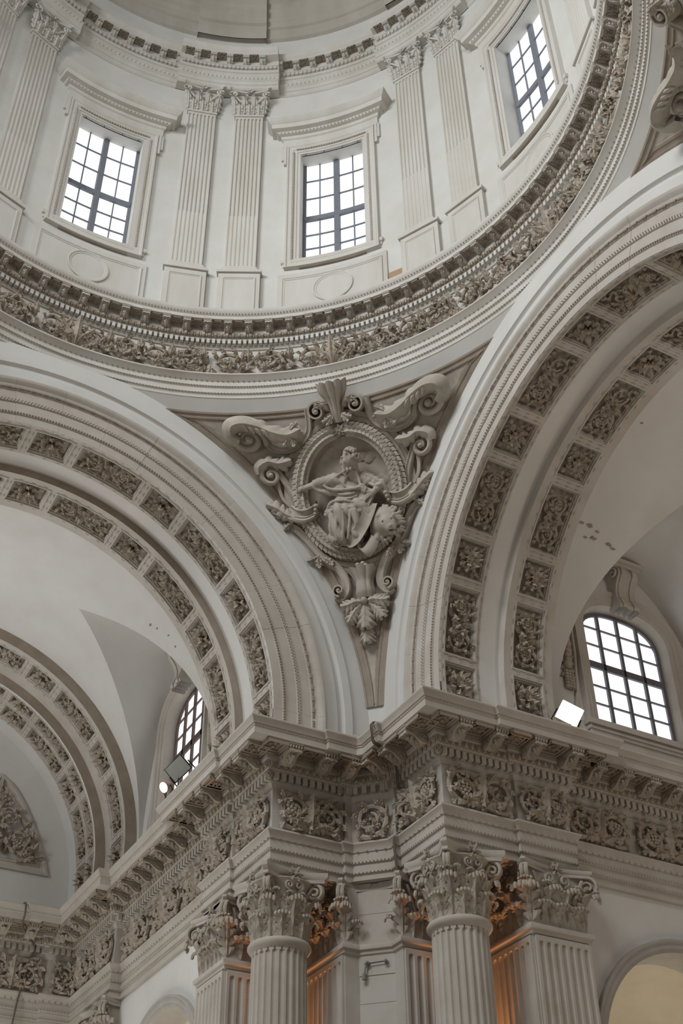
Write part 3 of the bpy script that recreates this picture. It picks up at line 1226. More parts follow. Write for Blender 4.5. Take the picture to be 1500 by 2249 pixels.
def voussoir_beads(deg):
    g = G()
    h = math.radians(deg / 2)
    def along(r, step, fn):
        n = int(round(2 * h * r / step))
        for i in range(n):
            fn(-h + 2 * h * (i + .5) / n, r)
    along(7.305, .085, lambda t, r: g.ball((-AF + .085, r * math.sin(t), r * math.cos(t)), .034, 5, 4))
    def reel(t, r):
        g.tube([(-AF + .115, r * math.sin(t - .012), r * math.cos(t - .012)), (-AF + .115, r * math.sin(t + .008), r * math.cos(t + .008))], .04, 6)
        for k in (.014, .020, .026):
            g.ball((-AF + .115, r * math.sin(t + k), r * math.cos(t + k)), .034, 5, 4)
    along(8.175, .40, reel)
    def zig(t, r):
        g.ball((-AF + .095, (r - .02) * math.sin(t), (r - .02) * math.cos(t)), .026, 4, 3)
        g.ball((-AF + .095, (r + .03) * math.sin(t + .005), (r + .03) * math.cos(t + .005)), .022, 4, 3)
    along(7.745, .10, zig)
    return g


VDEG = 10.0
_m = build('voussoir', voussoir(VDEG), M_STONE, None, smooth=30)
VOUS = _m.data
bpy.data.objects.remove(_m)
_m = build('bead_row', voussoir_beads(VDEG), M_BROWN, None)
VBEAD = _m.data
VBEAD_O = _m
bpy.data.objects.remove(_m)


def crossing_arch(name, label):
    root = empty(name, label, 'arch', kind='structure', loc=(0, 0, ZC))
    rr = random.Random(5)
    for i in range(18):
        an = -85 + i * 10
        M = Matrix.Translation((rr.uniform(-.006, .006), 0, 0)) @ Matrix.Rotation(-math.radians(an), 4, 'X')
        v = inst('voussoir', VOUS, root, M)
        b = inst('bead_row', VBEAD, v)
        b['kind'] = 'stuff'
    # stilted feet
    for s in (-1, 1):
        g = G()
        P = np.array([[(-AF + p, s * r, z) for z in (-1.6, -.003)] for r, p in VP])
        g.grid(P, flip=s < 0)
        o = build('impost_block', g, M_STONE, root, smooth=30)
        o['big'] = 1
        g = G()
        for z in np.arange(-1.5, 0, .085):
            g.ball((-AF + .085, s * 7.305, z), .034, 5, 4)
            g.ball((-AF + .095, s * 7.745, z), .03, 5, 4)
        for z in np.arange(-1.5, 0, .40):
            for k in (.0, .07, .14):
                g.ball((-AF + .115, s * 8.175, z + k), .036, 5, 4)
        o = build('bead_row', g, M_BROWN, root)
        o['kind'] = 'stuff'
        o['big'] = 1
    # plaster band with a roll between archivolt and pendentive
    g = G()
    th = np.radians(np.linspace(-90, 90, 90))
    rows = []
    for r, p in [(8.48, .02), (8.98, .02), (9.02, -.03), (9.06, -.05), (9.14, -.05), (9.18, -.01), (9.20, .05), (9.44, .05), (9.46, -.02), (10.30, -.03)]:
        ys = np.concatenate([[-r], r * np.sin(th), [r]])
        zs = np.concatenate([[-1.6], r * np.cos(th), [-1.6]])
        rows.append([(-AF + p, y, min(z, 9.9)) for y, z in zip(ys, zs)])
    g.grid(np.array(rows))
    o = build('plaster_band', g, M_PLASTER, root, smooth=30)
    o['big'] = 1
    coffer_band(root, AF + .02, R_A)
    g = G()
    arch_soffit(g, R_A, AF - .02, AF + .03)
    arch_soffit(g, R_A, AF + 1.25, 12.15)
    o = build('plain_soffit', g, M_PLASTER, root)
    o['big'] = 1
    return root


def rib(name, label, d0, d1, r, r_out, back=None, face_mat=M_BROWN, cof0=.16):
    root = empty(name, label, 'arch', kind='structure', loc=(0, 0, ZC))
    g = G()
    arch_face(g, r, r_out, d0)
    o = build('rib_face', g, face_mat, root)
    o['big'] = 1
    g = G()
    arch_soffit(g, r, d0, d0 + cof0 + .01)
    arch_soffit(g, r, d0 + cof0 + WID_A - .01, d1)
    if back:
        arch_face(g, r, back, d1, flip=True)
    o = build('rib_soffit', g, M_STONE, root)
    o['big'] = 1
    coffer_band(root, d0 + cof0, r)
    return root


archL = crossing_arch('trim_3', 'left crossing arch with three banded mouldings and carved coffers')
ribL = rib('trim_4', 'inner coffered rib behind the left crossing arch', 12.15, 13.75, 6.74, 7.15, back=7.2, face_mat=M_BROWN)  # brown face puts this rib's shading and dirt into its colour
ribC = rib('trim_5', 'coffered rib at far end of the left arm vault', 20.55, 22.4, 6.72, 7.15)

# far double-coffered arch D
ribD = empty('trim_6', 'deep double-coffered arch at the far end of the left arm', 'arch', kind='structure', loc=(0, 0, ZC))
g = G()
arch_face(g, 6.36, 6.80, 22.4)
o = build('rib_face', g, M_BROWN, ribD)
o['big'] = 1
g = G()
arch_soffit(g, 6.36, 22.4, 22.5)
arch_soffit(g, 6.36, 24.3, 25.4)
o = build('rib_soffit', g, M_PLASTER, ribD)
o['big'] = 1
k = 6.36 / R_A
pos = [(s * a, ty) for s in (-1, 1) for a, ty in ((14.85, 'r'), (29.7, 's'), (44.55, 'r'), (59.4, 's'), (74.25, 'r'), (89.1, 's'))] + [(0, 's')]
for i, (an, ty) in enumerate(pos):
    for dd, sx in ((22.48, .58), (23.20, .90)):
        M = Matrix.Translation((-dd, 0, 0)) @ Matrix.Rotation(-math.radians(an), 4, 'X') @ Matrix.Diagonal((sx, k, k, 1))
        c = inst('coffer', COF[ty], ribD, M)
        inst('flower_carving' if ty == 's' else 'scroll_carving', COF[ty + str((i + 1) % 3)], c)

# ---- barrel vault with lunettes
RV = 7.12
LC, LH, LZ, LT = 17.3, 3.1, 1.2, 6.25     # lunette centre depth, half width, springing, rise


def lun_z(w):
    return LZ + LT * np.sqrt(np.clip(1 - (w / LH) ** 2, 0, 1))


def lun_s(w):
    """plan distance of the groin from the vault axis: pointed at the crown"""
    return min(RV - 1e-4, 3.2 + (RV - 3.2) * (abs(w) / LH) ** .95)


def vault(name, label, dmax=20.6):
    root = empty(name, label, 'ceiling', kind='structure')
    w = LH * np.sin(np.linspace(-PI / 2, PI / 2, 49))
    ds = np.concatenate([np.linspace(13.7, LC - LH, 6)[:-1], LC + w, np.linspace(LC + LH, dmax, 4)[1:]])
    lim = []
    for d in ds:
        if abs(d - LC) < LH - 1e-6:
            lim.append(math.asin(lun_s(d - LC) / RV))
        else:
            lim.append(PI / 2)
    lim = np.array(lim)
    for s in (-1, 1):
        g = G()
        tt = np.linspace(0, 1, 40)
        P = np.array([[(-d, s * RV * math.sin(l * t), ZC + RV * math.cos(l * t)) for t in tt] for d, l in zip(ds, lim)])
        g.grid(P, flip=s < 0)
        o = build('barrel_half', g, M_PLASTER, root, smooth=25)
        # lunette hood
        g = G()
        zz = lun_z(w)
        P = []
        for wi, z in zip(w, zz):
            sa = lun_s(wi)
            za = ZC + math.sqrt(max(0, RV ** 2 - sa ** 2))
            P.append([(-(LC + wi), s * (sa + (7.32 - sa) * t), za + (z - za) * t) for t in np.linspace(0, 1, 10)])
        g.grid(np.array(P), flip=s < 0)
        build('lunette', g, M_PLASTER, root, smooth=25)
    return root


vaultL = vault('ceiling_left', 'plain plastered barrel vault of the left arm with window lunettes')

# ---- clerestory wall with arched window (s>0 side of the arm)
SW = 7.22             # wall plane


def win_outline(off, n=28):
    """outline of the arched window opening in (w, z); flat three-centred head; off grows it"""
    hw, z0, zs, rise = 1.52 + off, 1.72 - off, 4.75, 1.0 + off
    t = np.linspace(PI, 0, n)
    top = [(hw * math.copysign(abs(math.cos(a)) ** .8, math.cos(a)), zs + rise * math.sin(a) ** .85) for a in t]
    return [(-hw, z0), (-hw, (z0 + zs) / 2)] + top + [(hw, (z0 + zs) / 2), (hw, z0), (0, z0)]


def bridge(g, A, B, flip=False):
    g.grid(np.stack([np.asarray(A), np.asarray(B)], 0), cv=True, flip=flip)


def side_window(name, label, sash=M_IRON):
    root = empty(name, label, 'window', kind='structure')
    def W3(pts, s):
        return [(-(LC + w), s, z) for w, z in pts]
    # surround: splayed reveal and moulded architrave
    g = G()
    seq = [(.0, 7.62), (.06, 7.30), (.10, SW - .04), (.26, SW - .06), (.28, SW - .10), (.42, SW - .10), (.46, SW - .16), (.56, SW - .18), (.58, SW)]
    for (o0, s0), (o1, s1) in zip(seq[:-1], seq[1:]):
        bridge(g, W3(win_outline(o0), s0), W3(win_outline(o1), s1))
    build('surround', g, M_STONE, root, smooth=30)
    # sash
    g = G()
    S0 = 7.55
    out, inn = win_outline(.03), win_outline(-.10)
    bridge(g, W3(out, S0 - .05), W3(inn, S0 - .05))
    bridge(g, W3(inn, S0 - .05), W3(inn, S0 + .05))
    g.box(-(LC + 1.5), -(LC - 1.5), S0 - .06, S0 + .04, 3.62, 3.84)
    for x in (-.76, 0, .76):
        g.box(-(LC + x + .05), -(LC + x - .05), S0 - .06, S0 + .04, 1.65, 5.85 if x == 0 else 5.65)
    build('sash_frame', g, sash, root)
    g = G()
    rows_lo = [1.80, 2.40, 3.01, 3.62]
    rows_hi = [3.84, 4.46, 5.08, 5.90]
    for z in rows_lo[1:-1] + rows_hi[1:-1]:
        g.box(-(LC + 1.45), -(LC - 1.45), S0 - .04, S0 + .03, z - .02, z + .02)
    build('glazing_bar', g, sash, root)
    cols = [-1.46, -.70, -.82, 0, 0, .82, .70, 1.46]
    cs = [(-1.50, -.70), (-.82, -.0), (.0, .82), (.70, 1.50)]

    def head(w):
        c = min(1, abs(w) / 1.50)
        a = math.acos(c ** (1 / .8))
        return 4.75 + .98 * math.sin(a) ** .85
    for c0, c1 in cs:
        for rr in (rows_lo, rows_hi):
            for i in range(3):
                za, zb = rr[i], rr[i + 1]
                xs = np.linspace(c0, c1, 6)
                top = [min(zb, head(x)) for x in xs]
                if max(top) <= za:
                    continue
                gp = G()
                gp.grid(np.array([[(-(LC + x), S0 + .02, za), (-(LC + x), S0 + .02, max(za, tz))] for x, tz in zip(xs, top)]))
                build('pane', gp, M_PANE, root, smooth=0)
    # keystone console
    g = G()
    y = np.array([.0, .25, .42, .55, .62, .60, .50, .40, .34, .34, .40, .46, .42])
    z = np.array([7.25, 7.25, 7.22, 7.08, 6.9, 6.75, 6.62, 6.45, 6.25, 6.05, 5.9, 5.72, 5.62])
    for x0, x1, k in ((-.42, .42, 1.0), (-.30, -.12, 1.12), (.12, .30, 1.12)):
        P = np.array([[(-(LC + x), SW - yy * k, zz) for yy, zz in zip(y, z)] for x in (x0 * .9 if abs(x0) > .4 else x0, x1 * .9 if abs(x1) > .4 else x1)])
        g.grid(P)
        for i, kk in ((0, 1), (1, -1)):
            B = P[i].copy()
            B[:, 1] = SW + .05
            g.grid(np.stack([P[i], B], 0), flip=kk > 0)
    g.box(-(LC + .58), -(LC - .58), SW - .72, SW + .05, 7.16, 7.30)
    g.box(-(LC + .50), -(LC - .50), SW - .64, SW + .05, 7.04, 7.16)
    for s in (-1, 1):
        t = np.linspace(0, 1, 24)
        ph = PI / 2 + s * 2 * PI * 1.4 * t
        g.tube(np.stack([-(LC + s * .44) + 0 * t + .0, SW - .42 - .16 * (1 - .8 * t) * np.cos(ph), 6.85 + .16 * (1 - .8 * t) * np.sin(ph)], -1), .04, 5)
    build('keystone', g, M_STONE, root, smooth=35)
    # sill band
    g = G()
    g.box(-(LC + 2.15), -(LC - 2.15), SW - .22, SW, 1.30, 1.46)
    g.box(-(LC + 2.05), -(LC - 2.05), SW - .14, SW, 1.05, 1.30)
    g.box(-(LC + 2.05), -(LC - 2.05), SW - .10, SW, .2, 1.05)
    build('sill', g, M_STONE, root)
    # scroll feet beside the sill
    for s in (-1, 1):
        g = G()
        t = np.linspace(0, 1, 40)
        ph = -PI / 2 - s * 2 * PI * 1.6 * t
        rad = .30 * (1 - .8 * t)
        g.tube(np.stack([-(LC + s * 2.28) + rad * np.cos(ph) * s, SW - .08 + 0 * t, .75 + rad * np.sin(ph)], -1), .05, 6)
        g.tube([(-(LC + s * 2.28), SW - .08, .45), (-(LC + s * 2.52), SW - .06, .62), (-(LC + s * 2.50), SW - .06, 1.2), (-(LC + s * 2.30), SW - .06, 2.2), (-(LC + s * 2.16), SW - .06, 3.6), (-(LC + s * 2.14), SW - .06, 4.9)], .05, 6)
        build('scroll_foot', g, M_STONE, root)
    return root


winL = side_window('window_5', 'arched window with brown glazing bars in the left arm lunette')


def garland(label, d):
    root = empty('fruit_garland', label, 'garland', 'carved fruit drops beside the arched windows')
    rr = random.Random(int(d * 7))
    g = G()
    z = 5.2
    while z > 2.3:
        r = rr.uniform(.10, .16) if z > 2.8 else .06
        if z < 2.9:
            for k in range(3):
                g.ball((-d + (k - 1) * .1, SW - .10, z), .075, 6, 4)
            z -= .10
        else:
            g.ball((-d + rr.uniform(-.05, .05), SW - .12, z), r, 8, 6)
            z -= r * 1.5
    build('fruit', g, M_CARVE, root)
    g = G()
    z = 5.3
    while z > 2.8:
        for s in (-1, 1):
            P = leaf(.34, .18, .05, 3, bend=s * .5, curl=.8)
            Q = put(P, -PI / 2 + s * .7, 0, 0)
            g.grid(np.stack([-d + Q[..., 0], SW - .04 - Q[..., 2], z + Q[..., 1]], -1))
        z -= .24
    build('leaves', g, M_CARVE, root)
    return root


garL = garland('carved fruit garland hanging beside the left arm window', 14.78)
garR = copy_tree(garL, REFL, cull=False)
tag(garR, 'carved fruit garland hanging left of the bright right arm window')

# ---- clerestory wall around the window
wallUL = empty('wall_left_upper', 'plaster lunette wall of the left arm around the arched window', 'wall', kind='structure')
g = G()
n = 28
t = np.linspace(PI, 0, n)
outer = [(-LH, -.4), (-LH, .6)] + [(LH * math.cos(a), LZ + LT * math.sin(a)) for a in t] + [(LH, .6), (LH, -.4), (0, -.4)]
bridge(g, [(-(LC + w), SW, z) for w, z in win_outline(.55)], [(-(LC + w), SW, z) for w, z in outer])
for a, b in ((10.3, LC - LH), (LC + LH, 25.5)):
    g.grid(np.array([[(-a, RV, -.4), (-a, RV, 1.25)], [(-b, RV, -.4), (-b, RV, 1.25)]]))
for s in (-1, 1):
    d = LC + s * LH
    g.grid(np.array([[(-d, SW, -.4), (-d, SW, 1.25)], [(-d, RV - .02, -.4), (-d, RV - .02, 1.25)]]))
build('plaster', g, M_PLASTER, wallUL)

# ---- mirrored right arm
archR = copy_tree(archL, REFL)
archR.name = 'trim_7'
tag(archR, 'right crossing arch with three banded mouldings and carved coffers')
ribR = copy_tree(ribL, REFL)
ribR.name = 'trim_8'
tag(ribR, 'inner coffered rib behind the right crossing arch')
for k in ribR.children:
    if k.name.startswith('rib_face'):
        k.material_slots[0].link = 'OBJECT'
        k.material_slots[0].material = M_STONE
vaultR = copy_tree(vaultL, REFL, cull=False)
vaultR.name = 'ceiling_right'
tag(vaultR, 'plain plastered barrel vault of the right arm, shaded brown')
winR = copy_tree(winL, REFL, cull=False)
winR.name = 'window_6'
for k in winR.children:
    if k.name.startswith(('sash', 'glazing')):
        k.material_slots[0].link = 'OBJECT'
        k.material_slots[0].material = M_IRONG
tag(winR, 'large bright arched window in the right arm above the cornice')
wallUR = copy_tree(wallUL, REFL, cull=False)
wallUR.name = 'wall_right_upper'
tag(wallUR, 'plaster lunette wall of the right arm around the bright window')
for o in (archL, ribL, ribC, ribD):
    cull_children(o)

# ------------------------------------------------------------------ pendentive between the two arches
SPH = 14.36
pend = empty('wall_pendentive', 'smooth plaster pendentive between the two crossing arches', 'wall', kind='structure')


def pend_patch(c):
    """spherical patch for the pendentive centred on azimuth c"""
    g = G()
    rows = []
    for z in np.linspace(-.5, 11.02, 60):
        rho = math.sqrt(SPH ** 2 - (z - ZC) ** 2)
        k = AF + .035
        lo = math.degrees(math.acos(min(1, k / rho))) if rho > k else 0.0
        az = np.radians(np.linspace(c - 45 + lo, c + 45 - lo, 50))
        rows.append(np.stack([rho * np.cos(az), rho * np.sin(az), z + 0 * az], -1))
    g.grid(np.array(rows))
    return g


build('plaster', pend_patch(135), M_PLASTER, pend)
pend2 = empty('wall_pendentive_right', 'second pendentive, only its corner showing at the right edge', 'wall', kind='structure')
build('plaster', pend_patch(45), M_PLASTER, pend2)
# ------------------------------------------------------------------ main entablature on piers and arm walls
# plan of the cornice nosing, left half, from the far end wall to the pier diagonal
NP = [(-23.45, -7.5), (-23.45, 4.63), (-23.27, 4.63), (-23.27, 5.64), (-19.6, 5.64), (-19.6, 5.98), (-15.02, 5.98), (-15.02, 5.66), (-11.0, 5.66), (-11.0, 5.76),
      (-8.87, 5.76), (-8.87, 7.81), (-8.75, 7.81), (-8.75, 8.71), (-8.71, 8.75)]
NPa = np.array(NP)
MID = (NPa[-1] + NPa[-2]) / 2     # on the diagonal


def path_miters(P):
    T = P[1:] - P[:-1]
    T /= np.linalg.norm(T, axis=1, keepdims=True)
    N = np.stack([T[:, 1], -T[:, 0]], 1)      # right-hand side = toward the open space
    m = np.zeros_like(P)
    m[0], m[-1] = N[0], N[-1]
    for i in range(1, len(P) - 1):
        m[i] = (N[i - 1] + N[i]) / (1 + N[i - 1] @ N[i])
    return T, N, m


# extend the chamfer to the mirrored side for the mitre, then cut on the diagonal
_ext = np.vstack([NPa, [(-y, -x) for x, y in NPa[::-1][2:4]]])
_T, _N, _m = path_miters(_ext)
PATH_M = _m[:len(NPa)]
SEG_T, SEG_N = _T[:len(NPa) - 1], _N[:len(NPa) - 1]


def off(e):
    """path set back by e from the nosing, ended on the diagonal"""
    Q = NPa - PATH_M * e
    last = (Q[-1] + Q[-2]) / 2
    return np.vstack([Q[:-1], last])


def sweep(prof):
    g = G()
    P = np.array([[(x, y, z) for x, y in off(e)] for e, z in prof])
    g.grid(P)
    return g


ent = empty('trim_9', 'carved entablature of the left arm and pier with modillions, dentils and frieze', 'cornice', kind='structure')
E_F = 1.20
def big(o):
    o['big'] = 1
    return o


big(build('cornice', sweep([(1.2, .07), (.02, .02), (0, 0), (.0, -.04), (.03, -.09), (.07, -.15), (.08, -.19), (.11, -.20), (.11, -.24), (.14, -.26), (.14, -.44), (.17, -.45), (.84, -.45)]), M_STONE, ent, smooth=30))
big(build('bed_moulding', sweep([(.84, -.45), (.84, -.64), (.86, -.65), (.88, -.70), (.93, -.86), (.96, -.88), (.96, -.905), (1.10, -.91), (1.10, -1.13), (1.12, -1.15), (1.13, -1.19), (1.16, -1.25), (1.18, -1.27), (1.20, -1.28)]), M_STONE, ent, smooth=30))
big(build('frieze_ground', sweep([(E_F, -1.28), (E_F, -2.40)]), M_STONE, ent))
big(build('architrave', sweep([(E_F, -2.40), (1.02, -2.42), (1.01, -2.47), (1.05, -2.52), (1.09, -2.60), (1.10, -2.66), (1.13, -2.66), (1.13, -2.90), (1.10, -2.91), (1.10, -2.95), (1.15, -2.96), (1.15, -3.17), (1.13, -3.18), (1.13, -3.21), (1.18, -3.22), (1.18, -3.42), (1.24, -3.42)]), M_STONE, ent, smooth=30))

# repeated pieces along the segments
gm = modillion(.42, .64, .36)
_m2 = build('modillion', gm, M_CAPST, None)
MOD_M = _m2.data
bpy.data.objects.remove(_m2)
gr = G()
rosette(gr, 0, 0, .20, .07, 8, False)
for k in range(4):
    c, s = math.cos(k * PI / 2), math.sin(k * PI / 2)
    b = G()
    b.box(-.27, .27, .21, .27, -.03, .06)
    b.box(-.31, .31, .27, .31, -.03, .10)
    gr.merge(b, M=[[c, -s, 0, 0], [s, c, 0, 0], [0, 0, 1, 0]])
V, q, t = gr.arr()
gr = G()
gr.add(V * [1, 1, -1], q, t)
_m2 = build('soffit_rosette', gr, M_BROWN, None)  # soffit shade and dirt both put into this brown
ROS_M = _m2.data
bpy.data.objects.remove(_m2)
gd = G()
gd.box(-.062, .062, -.03, .135, -.20, 0)
_m2 = build('dentil', gd, M_STONE, None, smooth=0)
DENT = _m2.data
bpy.data.objects.remove(_m2)


def seg_frame(p, T, N, z):
    """x along the segment, y outward, z up"""
    return Matrix(((T[0], N[0], 0, p[0]), (T[1], N[1], 0, p[1]), (0, 0, 1, z), (0, 0, 0, 1)))


def seg_pts(i, e):
    Q = off(e)
    return Q[i], Q[i + 1]


eggs = G()
beads = G()
nd = 0
for i in range(len(NPa) - 1):
    T, N = SEG_T[i], SEG_N[i]
    a, b = seg_pts(i, 0)
    L = np.linalg.norm(b - a)
    # modillions and rosettes (spread on the corona soffit)
    if L > .6:
        a5, b5 = seg_pts(i, .84)
        L5 = (b5 - a5) @ T
        n = max(1, int(round(L5 / .96)))
        if L5 > .3:
            mods = [L5 * (k + .5) / n for k in range(n)] if L5 > 1.2 else [L5 / 2]
            step = L5 / n
            for x in mods:
                M = seg_frame(a5 + T * x, T, N, -.45)
                if seen(M.translation):
                    inst('modillion', MOD_M, ent, M)
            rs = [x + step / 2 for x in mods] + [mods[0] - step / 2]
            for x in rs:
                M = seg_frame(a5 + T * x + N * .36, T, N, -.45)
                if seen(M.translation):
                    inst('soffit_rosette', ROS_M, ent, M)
    ad, bd = seg_pts(i, 1.10)
    Ld = (bd - ad) @ T
    if Ld > .15:
        n = max(1, int(round(Ld / .20)))
        for k in range(n):
            M = seg_frame(ad + T * Ld * (k + .5) / n, T, N, -.905)
            if seen(M.translation):
                inst('dentil', DENT, ent, M)
                nd += 1
    ae, be = seg_pts(i, .90)
    Le = (be - ae) @ T
    if Le > .1:
        n = max(1, int(round(Le / .20)))
        for k in range(n):
            M = seg_frame(ae + T * Le * (k + .5) / n, T, N, -.765)
            if not seen(M.translation):
                continue
            e = G()
            e.ball((0, .0, 0), .072, 7, 5, 1.35)
            e.tube([(-.085, .02, .1), (-.09, .035, 0), (-.05, .02, -.1), (0, .0, -.115), (.05, .02, -.1), (.09, .035, 0), (.085, .02, .1)], .014, 4, False)
            eggs.merge(e, M=np.array(M))
    for e0, z0, st, r0 in ((1.095, -2.925, .10, .025), (1.125, -3.195, .09, .025), (1.085, -2.655, .20, .03), (.115, -.22, .10, .022), (.965, -.90, .09, .02)):
        ab, bb = seg_pts(i, e0)
        Lb = (bb - ab) @ T
        if Lb > .08:
            n = max(1, int(round(Lb / st)))
            for k in range(n):
                p = ab + T * Lb * (k + .5) / n
                if seen((p[0], p[1], z0)):
                    beads.ball((p[0], p[1], z0), r0, 4, 3)
o = build('egg_and_dart', eggs, M_CARVE, ent)
o['kind'] = 'stuff'
big(o)
o = build('bead_row', beads, M_BROWN, ent)
o['kind'] = 'stuff'
big(o)
# pine-cone drops at the dentil corners
for i in (3, 10, 11):
    p = off(1.0)[i]
    g = G()
    for k in range(5):
        for j in range(5):
            a = j * 2 * PI / 5 + k * .6
            r = .065 * math.sin(PI * (k + .8) / 5.6)
            g.ball((r * math.cos(a), r * math.sin(a), -.93 - k * .045), .035, 5, 4)
    build('pine_cone', g, M_CARVE, ent, loc=(p[0], p[1], 0))

# frieze carvings per segment
FH = 1.06
cache = {}
for i in range(len(NPa) - 1):
    T, N = SEG_T[i], SEG_N[i]
    a, b = seg_pts(i, E_F)
    L = (b - a) @ T
    if i == len(NPa) - 2:
        L *= 2        # the chamfer panel is whole, standing across the diagonal
        b = a + T * L
    if L < .5:
        continue
    n = max(1, int(round(L / 2.3)))
    w = L / n
    for k in range(n):
        c = a + T * w * (k + .5)
        if not seen((c[0], c[1], -1.85)):
            continue
        key = (round(w, 2), k % 2, i == len(NPa) - 2)
        if key not in cache:
            ns = max(1, int(round(w / 1.05)))
            rg = scroll_relief(w * .96, FH, ns, 61 + len(cache) * 3, .22, heart=('grapes', 'flower') if len(cache) % 2 else ('flower', 'grapes'))
            if ns >= 2:
                palmette(rg, 0, -FH / 2 + .04, FH * .95, .5, .22, PI / 2, 3)
            V, q, t = rg.arr()
            rg = G()
            rg.add(V[:, [0, 2, 1]], q, t)
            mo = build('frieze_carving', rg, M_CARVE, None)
            cache[key] = mo.data
            bpy.data.objects.remove(mo)
        o = inst('frieze_carving', cache[key], ent, seg_frame(c, T, N, -1.84))
        if i == len(NPa) - 2:
            o['keep_once'] = 1
entR = copy_tree(ent, REFL, keep=lambda k: not k.get('keep_once'))
entR.name = 'trim_10'
tag(entR, 'carved entablature of the right arm and pier with modillions, dentils and frieze')

# ------------------------------------------------------------------ pier below the entablature
pier = empty('wall_pier', 'stone pier wall with stepped corners between the two columns', 'wall', kind='structure')
PL = [(-13.9, 7.25), (-13.9, 6.84), (-12.25, 6.84), (-12.25, 8.96), (-9.98, 8.96), (-9.98, 9.36)]
PP = np.array(PL + [(-y, -x) for x, y in PL[::-1]])
# plain shells, following the plan, one mesh per stretch; stone courses on the chamfer
g = G()
g.grid(np.array([[(x, y, -14.0), (x, y, -3.3)] for x, y in PP]))
# remove the chamfer strip from the plain shell: rebuilt as courses
V, q, t = g.arr()
ci = len(PL) - 1
q = np.array([f for k, f in enumerate(q) if k != ci])
g = G()
g.add(V, q)
# soffit of the architrave over the nook
build('shell', g, M_STONE, pier, smooth=0)
cA, cB = PP[ci], PP[ci + 1]
zc = [-3.42, -4.2, -5.0, -5.7, -6.35, -7.1, -7.9, -8.7, -9.5, -10.4]
tt = (cB - cA) / np.linalg.norm(cB - cA)
nn = np.array([tt[1], -tt[0]])
for k in range(len(zc) - 1):
    b = G()
    ln = np.linalg.norm(cB - cA)
    b.box(-.01, ln + .01, -.25, .012 * ((k * 7) % 3) / 2, zc[k + 1] + .006, zc[k] - .006)
    build('stone_course', b, M_STONE, pier, smooth=0).matrix_basis = seg_frame(cA, tt, nn, 0)
g = G()
for k, (x0, x1, y0, y1) in enumerate(((-24, -10.05, 7.16, 24), (-12.3, -10.05, 6.94, 7.3), (-13.82, -12.18, 6.84, 7.3), (-13, -9.93, 8.99, 12))):
    z = -3.415 + .0015 * k
    g.add([(x0, y0, z), (x0, y1, z), (x1, y1, z), (x1, y0, z)], [(0, 1, 2, 3)])
    g.add([(-y0, -x0, z), (-y1, -x0, z), (-y1, -x1, z), (-y0, -x1, z)], [(0, 1, 2, 3)])
g.add([(-9.95, 9.1, -3.4), (-9.1, 9.95, -3.4), (-9.95, 9.95, -3.4)], tris=[(0, 1, 2)])
build('nook_soffit', g, M_STONE, pier, smooth=0)

# neck moulding running round the pier
T_, N_, m_ = path_miters(PP)
g = G()
P = np.array([[(p[0] + mm[0] * e, p[1] + mm[1] * e, z) for p, mm in zip(PP, m_)] for e, z in [(0, -5.23), (.05, -5.19), (.06, -5.11), (.11, -5.09), (.12, -5.01), (.10, -4.97), (.02, -4.95), (0, -4.93)]])
g.grid(P)
build('neck_moulding', g, M_STONE, pier, smooth=40)
# fluted faces
def fl_face(a, b, n, name='fluted_face'):
    a, b = np.array(a), np.array(b)
    L = np.linalg.norm(b - a)
    T = (b - a) / L
    N = np.array([T[1], -T[0]])
    f = fluted_face(L - .06, -12.0, -5.23, n, .06)
    V, q, t = f.arr()
    V[:, 1] = .068 - V[:, 1]
    g = G()
    g.add(V, q, t)
    for sd in (-1, 1):
        x = sd * (L - .06) / 2
        g.add([(x, .068, -12), (x, .068, -5.23), (x, -.02, -5.23), (x, -.02, -12)], [(0, 1, 2, 3)])
    o = build(name, g, M_STONE, pier, smooth=30)
    o.matrix_basis = seg_frame((a + b) / 2, T, N, 0)
    return o


for pa, pb, n in (((-13.9, 6.84), (-12.25, 6.84), 7), ((-12.25, 6.84), (-12.25, 8.96), 9), ((-12.25, 8.96), (-9.98, 8.96), 9)):
    fl_face(pa, pb, n)
    fl_face((-pb[1], -pb[0]), (-pa[1], -pa[0]), n)


# ------------------------------------------------------------------ Corinthian capitals
def cap_leaf3(g, L, w, reach, M4):
    """upright acanthus leaf with rolled-over tip, placed by a matrix (x = side, y = out, z = up)"""
    Pl = leaf(L, w, 0, 5, prof=lambda t: 0 * t, droop=.16, nc=9)
    t = np.clip(Pl[..., 0] / L, 0, 1.15)
    Q = np.zeros_like(Pl)
    up = np.where(t < .70, t, .70 + .15 * np.sin((t - .70) / .45 * PI * 1.0))
    rr = reach * (.30 * t ** 2 + .95 * np.clip((t - .5) / .5, 0, 1.2) ** 1.6)
    Q[..., 0] = Pl[..., 1]
    Q[..., 1] = rr + Pl[..., 2] * .9
    Q[..., 2] = up * L
    V = Q.reshape(-1, 3) @ np.asarray(M4)[:3, :3].T + np.asarray(M4)[:3, 3]
    g.grid(V.reshape(Q.shape))
    # rolled lobes of the overhanging tip
    for k in range(5):
        x = (k - 2) * w * .17
        p = np.array([x, reach * (1.18 - .035 * (k - 2) ** 2), L * (.80 - .012 * (k - 2) ** 2)])
        p2 = p + np.array([x * .10, reach * .10, -L * .12])
        q1 = np.asarray(M4)[:3, :3] @ p + np.asarray(M4)[:3, 3]
        q2 = np.asarray(M4)[:3, :3] @ p2 + np.asarray(M4)[:3, 3]
        g.tube([q1, (q1 + q2) / 2, q2], [w * .07, w * .095, w * .06], 6)


def fr4(x, y, z, a):
    """frame at (x,y,z) whose outward direction has azimuth a (radians)"""
    c, s = math.cos(a), math.sin(a)
    return np.array([[-s, c, 0, x], [c, s, 0, y], [0, 0, 1, z], [0, 0, 0, 1.0]])


